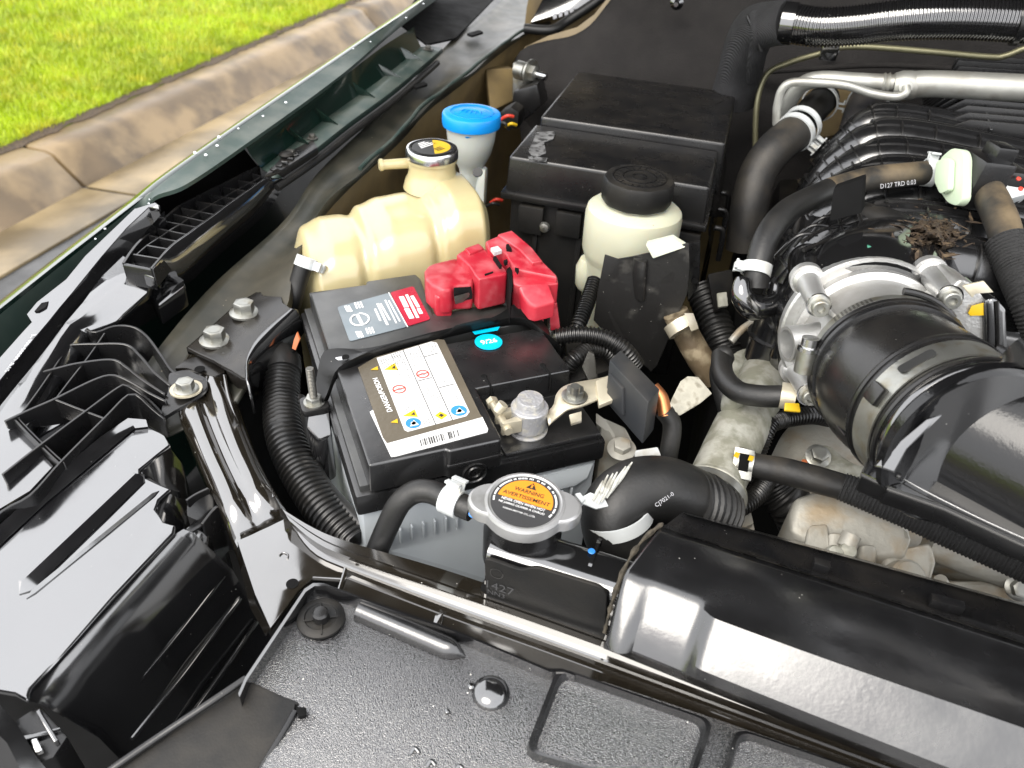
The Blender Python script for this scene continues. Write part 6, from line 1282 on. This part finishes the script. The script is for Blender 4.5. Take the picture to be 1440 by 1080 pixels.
# ================================================================== WIRING NEAR THE BATTERY
lc = thing('wiring_conduit', 'fat black corrugated conduit running down beside the battery', 'conduit', W(450,720,.9))
part('conduit', tube(WL([(398,505,.975),(396,560,.965),(400,610,.96),(420,660,.95),(455,715,.94),(500,765,.93)]), .0155, ribs=(.0046,.0009), seg=24), m_cond, lc)
part('cable', tube(WL([(420,560,.965),(428,620,.955),(448,670,.95),(480,710,.945),(515,745,.94)]), .006), m_cond, lc)
part('loom_tape', tube(WL([(392,500,.978),(398,515,.975),(398,525,.973)]), .0165), m_rubber, lc)
rcn = thing('wiring_conduit', 'black corrugated conduit curling behind the negative terminal', 'conduit', W(840,490,.98))
part('conduit', tube(WL([(783,474,1.02),(815,470,1.025),(850,475,1.025),(878,492,1.018),(895,515,1.0)]), .0072, ribs=(.0032,.0007), seg=18), m_cond, rcn)
part('conduit', tube(WL([(796,520,1.0),(808,505,1.01),(828,492,1.012),(848,492,1.01),(862,502,1.0)]), .0075, ribs=(.0028,.0006), seg=18), m_cond, rcn)
part('conduit', tube(WL([(836,395,1.02),(826,425,1.01),(814,455,1.0),(806,475,.99)]), .0072, ribs=(.0032,.0007), seg=18), m_cond, rcn)
part('strap_plate', prism(WL([(818,515,1.02),(828,492,1.035),(836,498,1.035),(840,530,1.01),(828,535,1.01)]), V((.002,.003,-.01)), .0012), m_rod, rcn)
part('clip_block', prism(WL([(795,480,1.0),(850,472,1.0),(858,520,.99),(800,540,.99)]), V((0,.01,-.03)), .003), m_matte, rcn)
bt = thing('battery_tray', 'grimy tan metal battery tray bracket with bolt', 'tray', Bm(100,128,-215))
part('tray', box(fB, (-.01,-.01,-.215), (.22,.27,-.203), .004), m_satin, bt)
part('side_bracket', prism(WL([(846,585,.985),(880,600,.975),(900,640,.96),(905,690,.93),(860,690,.93),(842,640,.97)]), V((0,.004,-.06)), .003), m_dirtal, bt); hexbolt('bolt', W(874,632,.978), (0,-.2,1), .0075, .008, m_dirtal, bt, 1.6)
part('wire_bracket', prism(WL([(838,580,.99),(852,590,.985),(866,612,.975),(862,665,.95),(856,610,.975),(838,595,.985)]), V((.001,.004,-.01)), .001), m_dirtal, bt)
df = thing('steering_hose_fitting', 'rusty brown hose fitting with plastic clamp below the steering reservoir', 'fitting', W(985,520,.93))
part('tube', tube(WL([(950,440,1.02),(965,470,1.0),(985,505,.98),(1003,535,.96)]), [.012,.0125,.013,.011], seg=22), m_rust, df); part('clamp', tube(WL([(953,452,1.016),(961,466,1.01)]), .0145, smooth=False, seg=24), m_corr, df); part('clamp_tab', prism(WL([(962,440,1.03),(975,440,1.03),(983,462,1.02),(972,466,1.02)]), V((0,.003,-.003)), .001), m_corr, df)
part('ribbed_hose', tube(WL([(985,405,1.0),(1000,440,.985),(1015,480,.97),(1030,520,.95)]), .016, ribs=(.006,.001), seg=20), m_rubber, df)
kb = thing('harness_bracket', 'black connector block behind the steering reservoir', 'connector', W(1010,420,1.0))
part('block', prism(WL([(995,385,1.03),(1030,378,1.03),(1034,425,1.0),(1005,440,1.0)]), V((0,.03,-.02)), .003), m_matte, kb); part('pale_plug', prism(WL([(1008,412,1.025),(1022,410,1.025),(1024,430,1.015),(1010,432,1.015)]), V((0,.004,-.004)), .001), m_dalu, kb); part('arm', tube(WL([(1028,480,1.0),(1045,462,1.01),(1068,448,1.015)]), .0035), m_dirtal, kb)
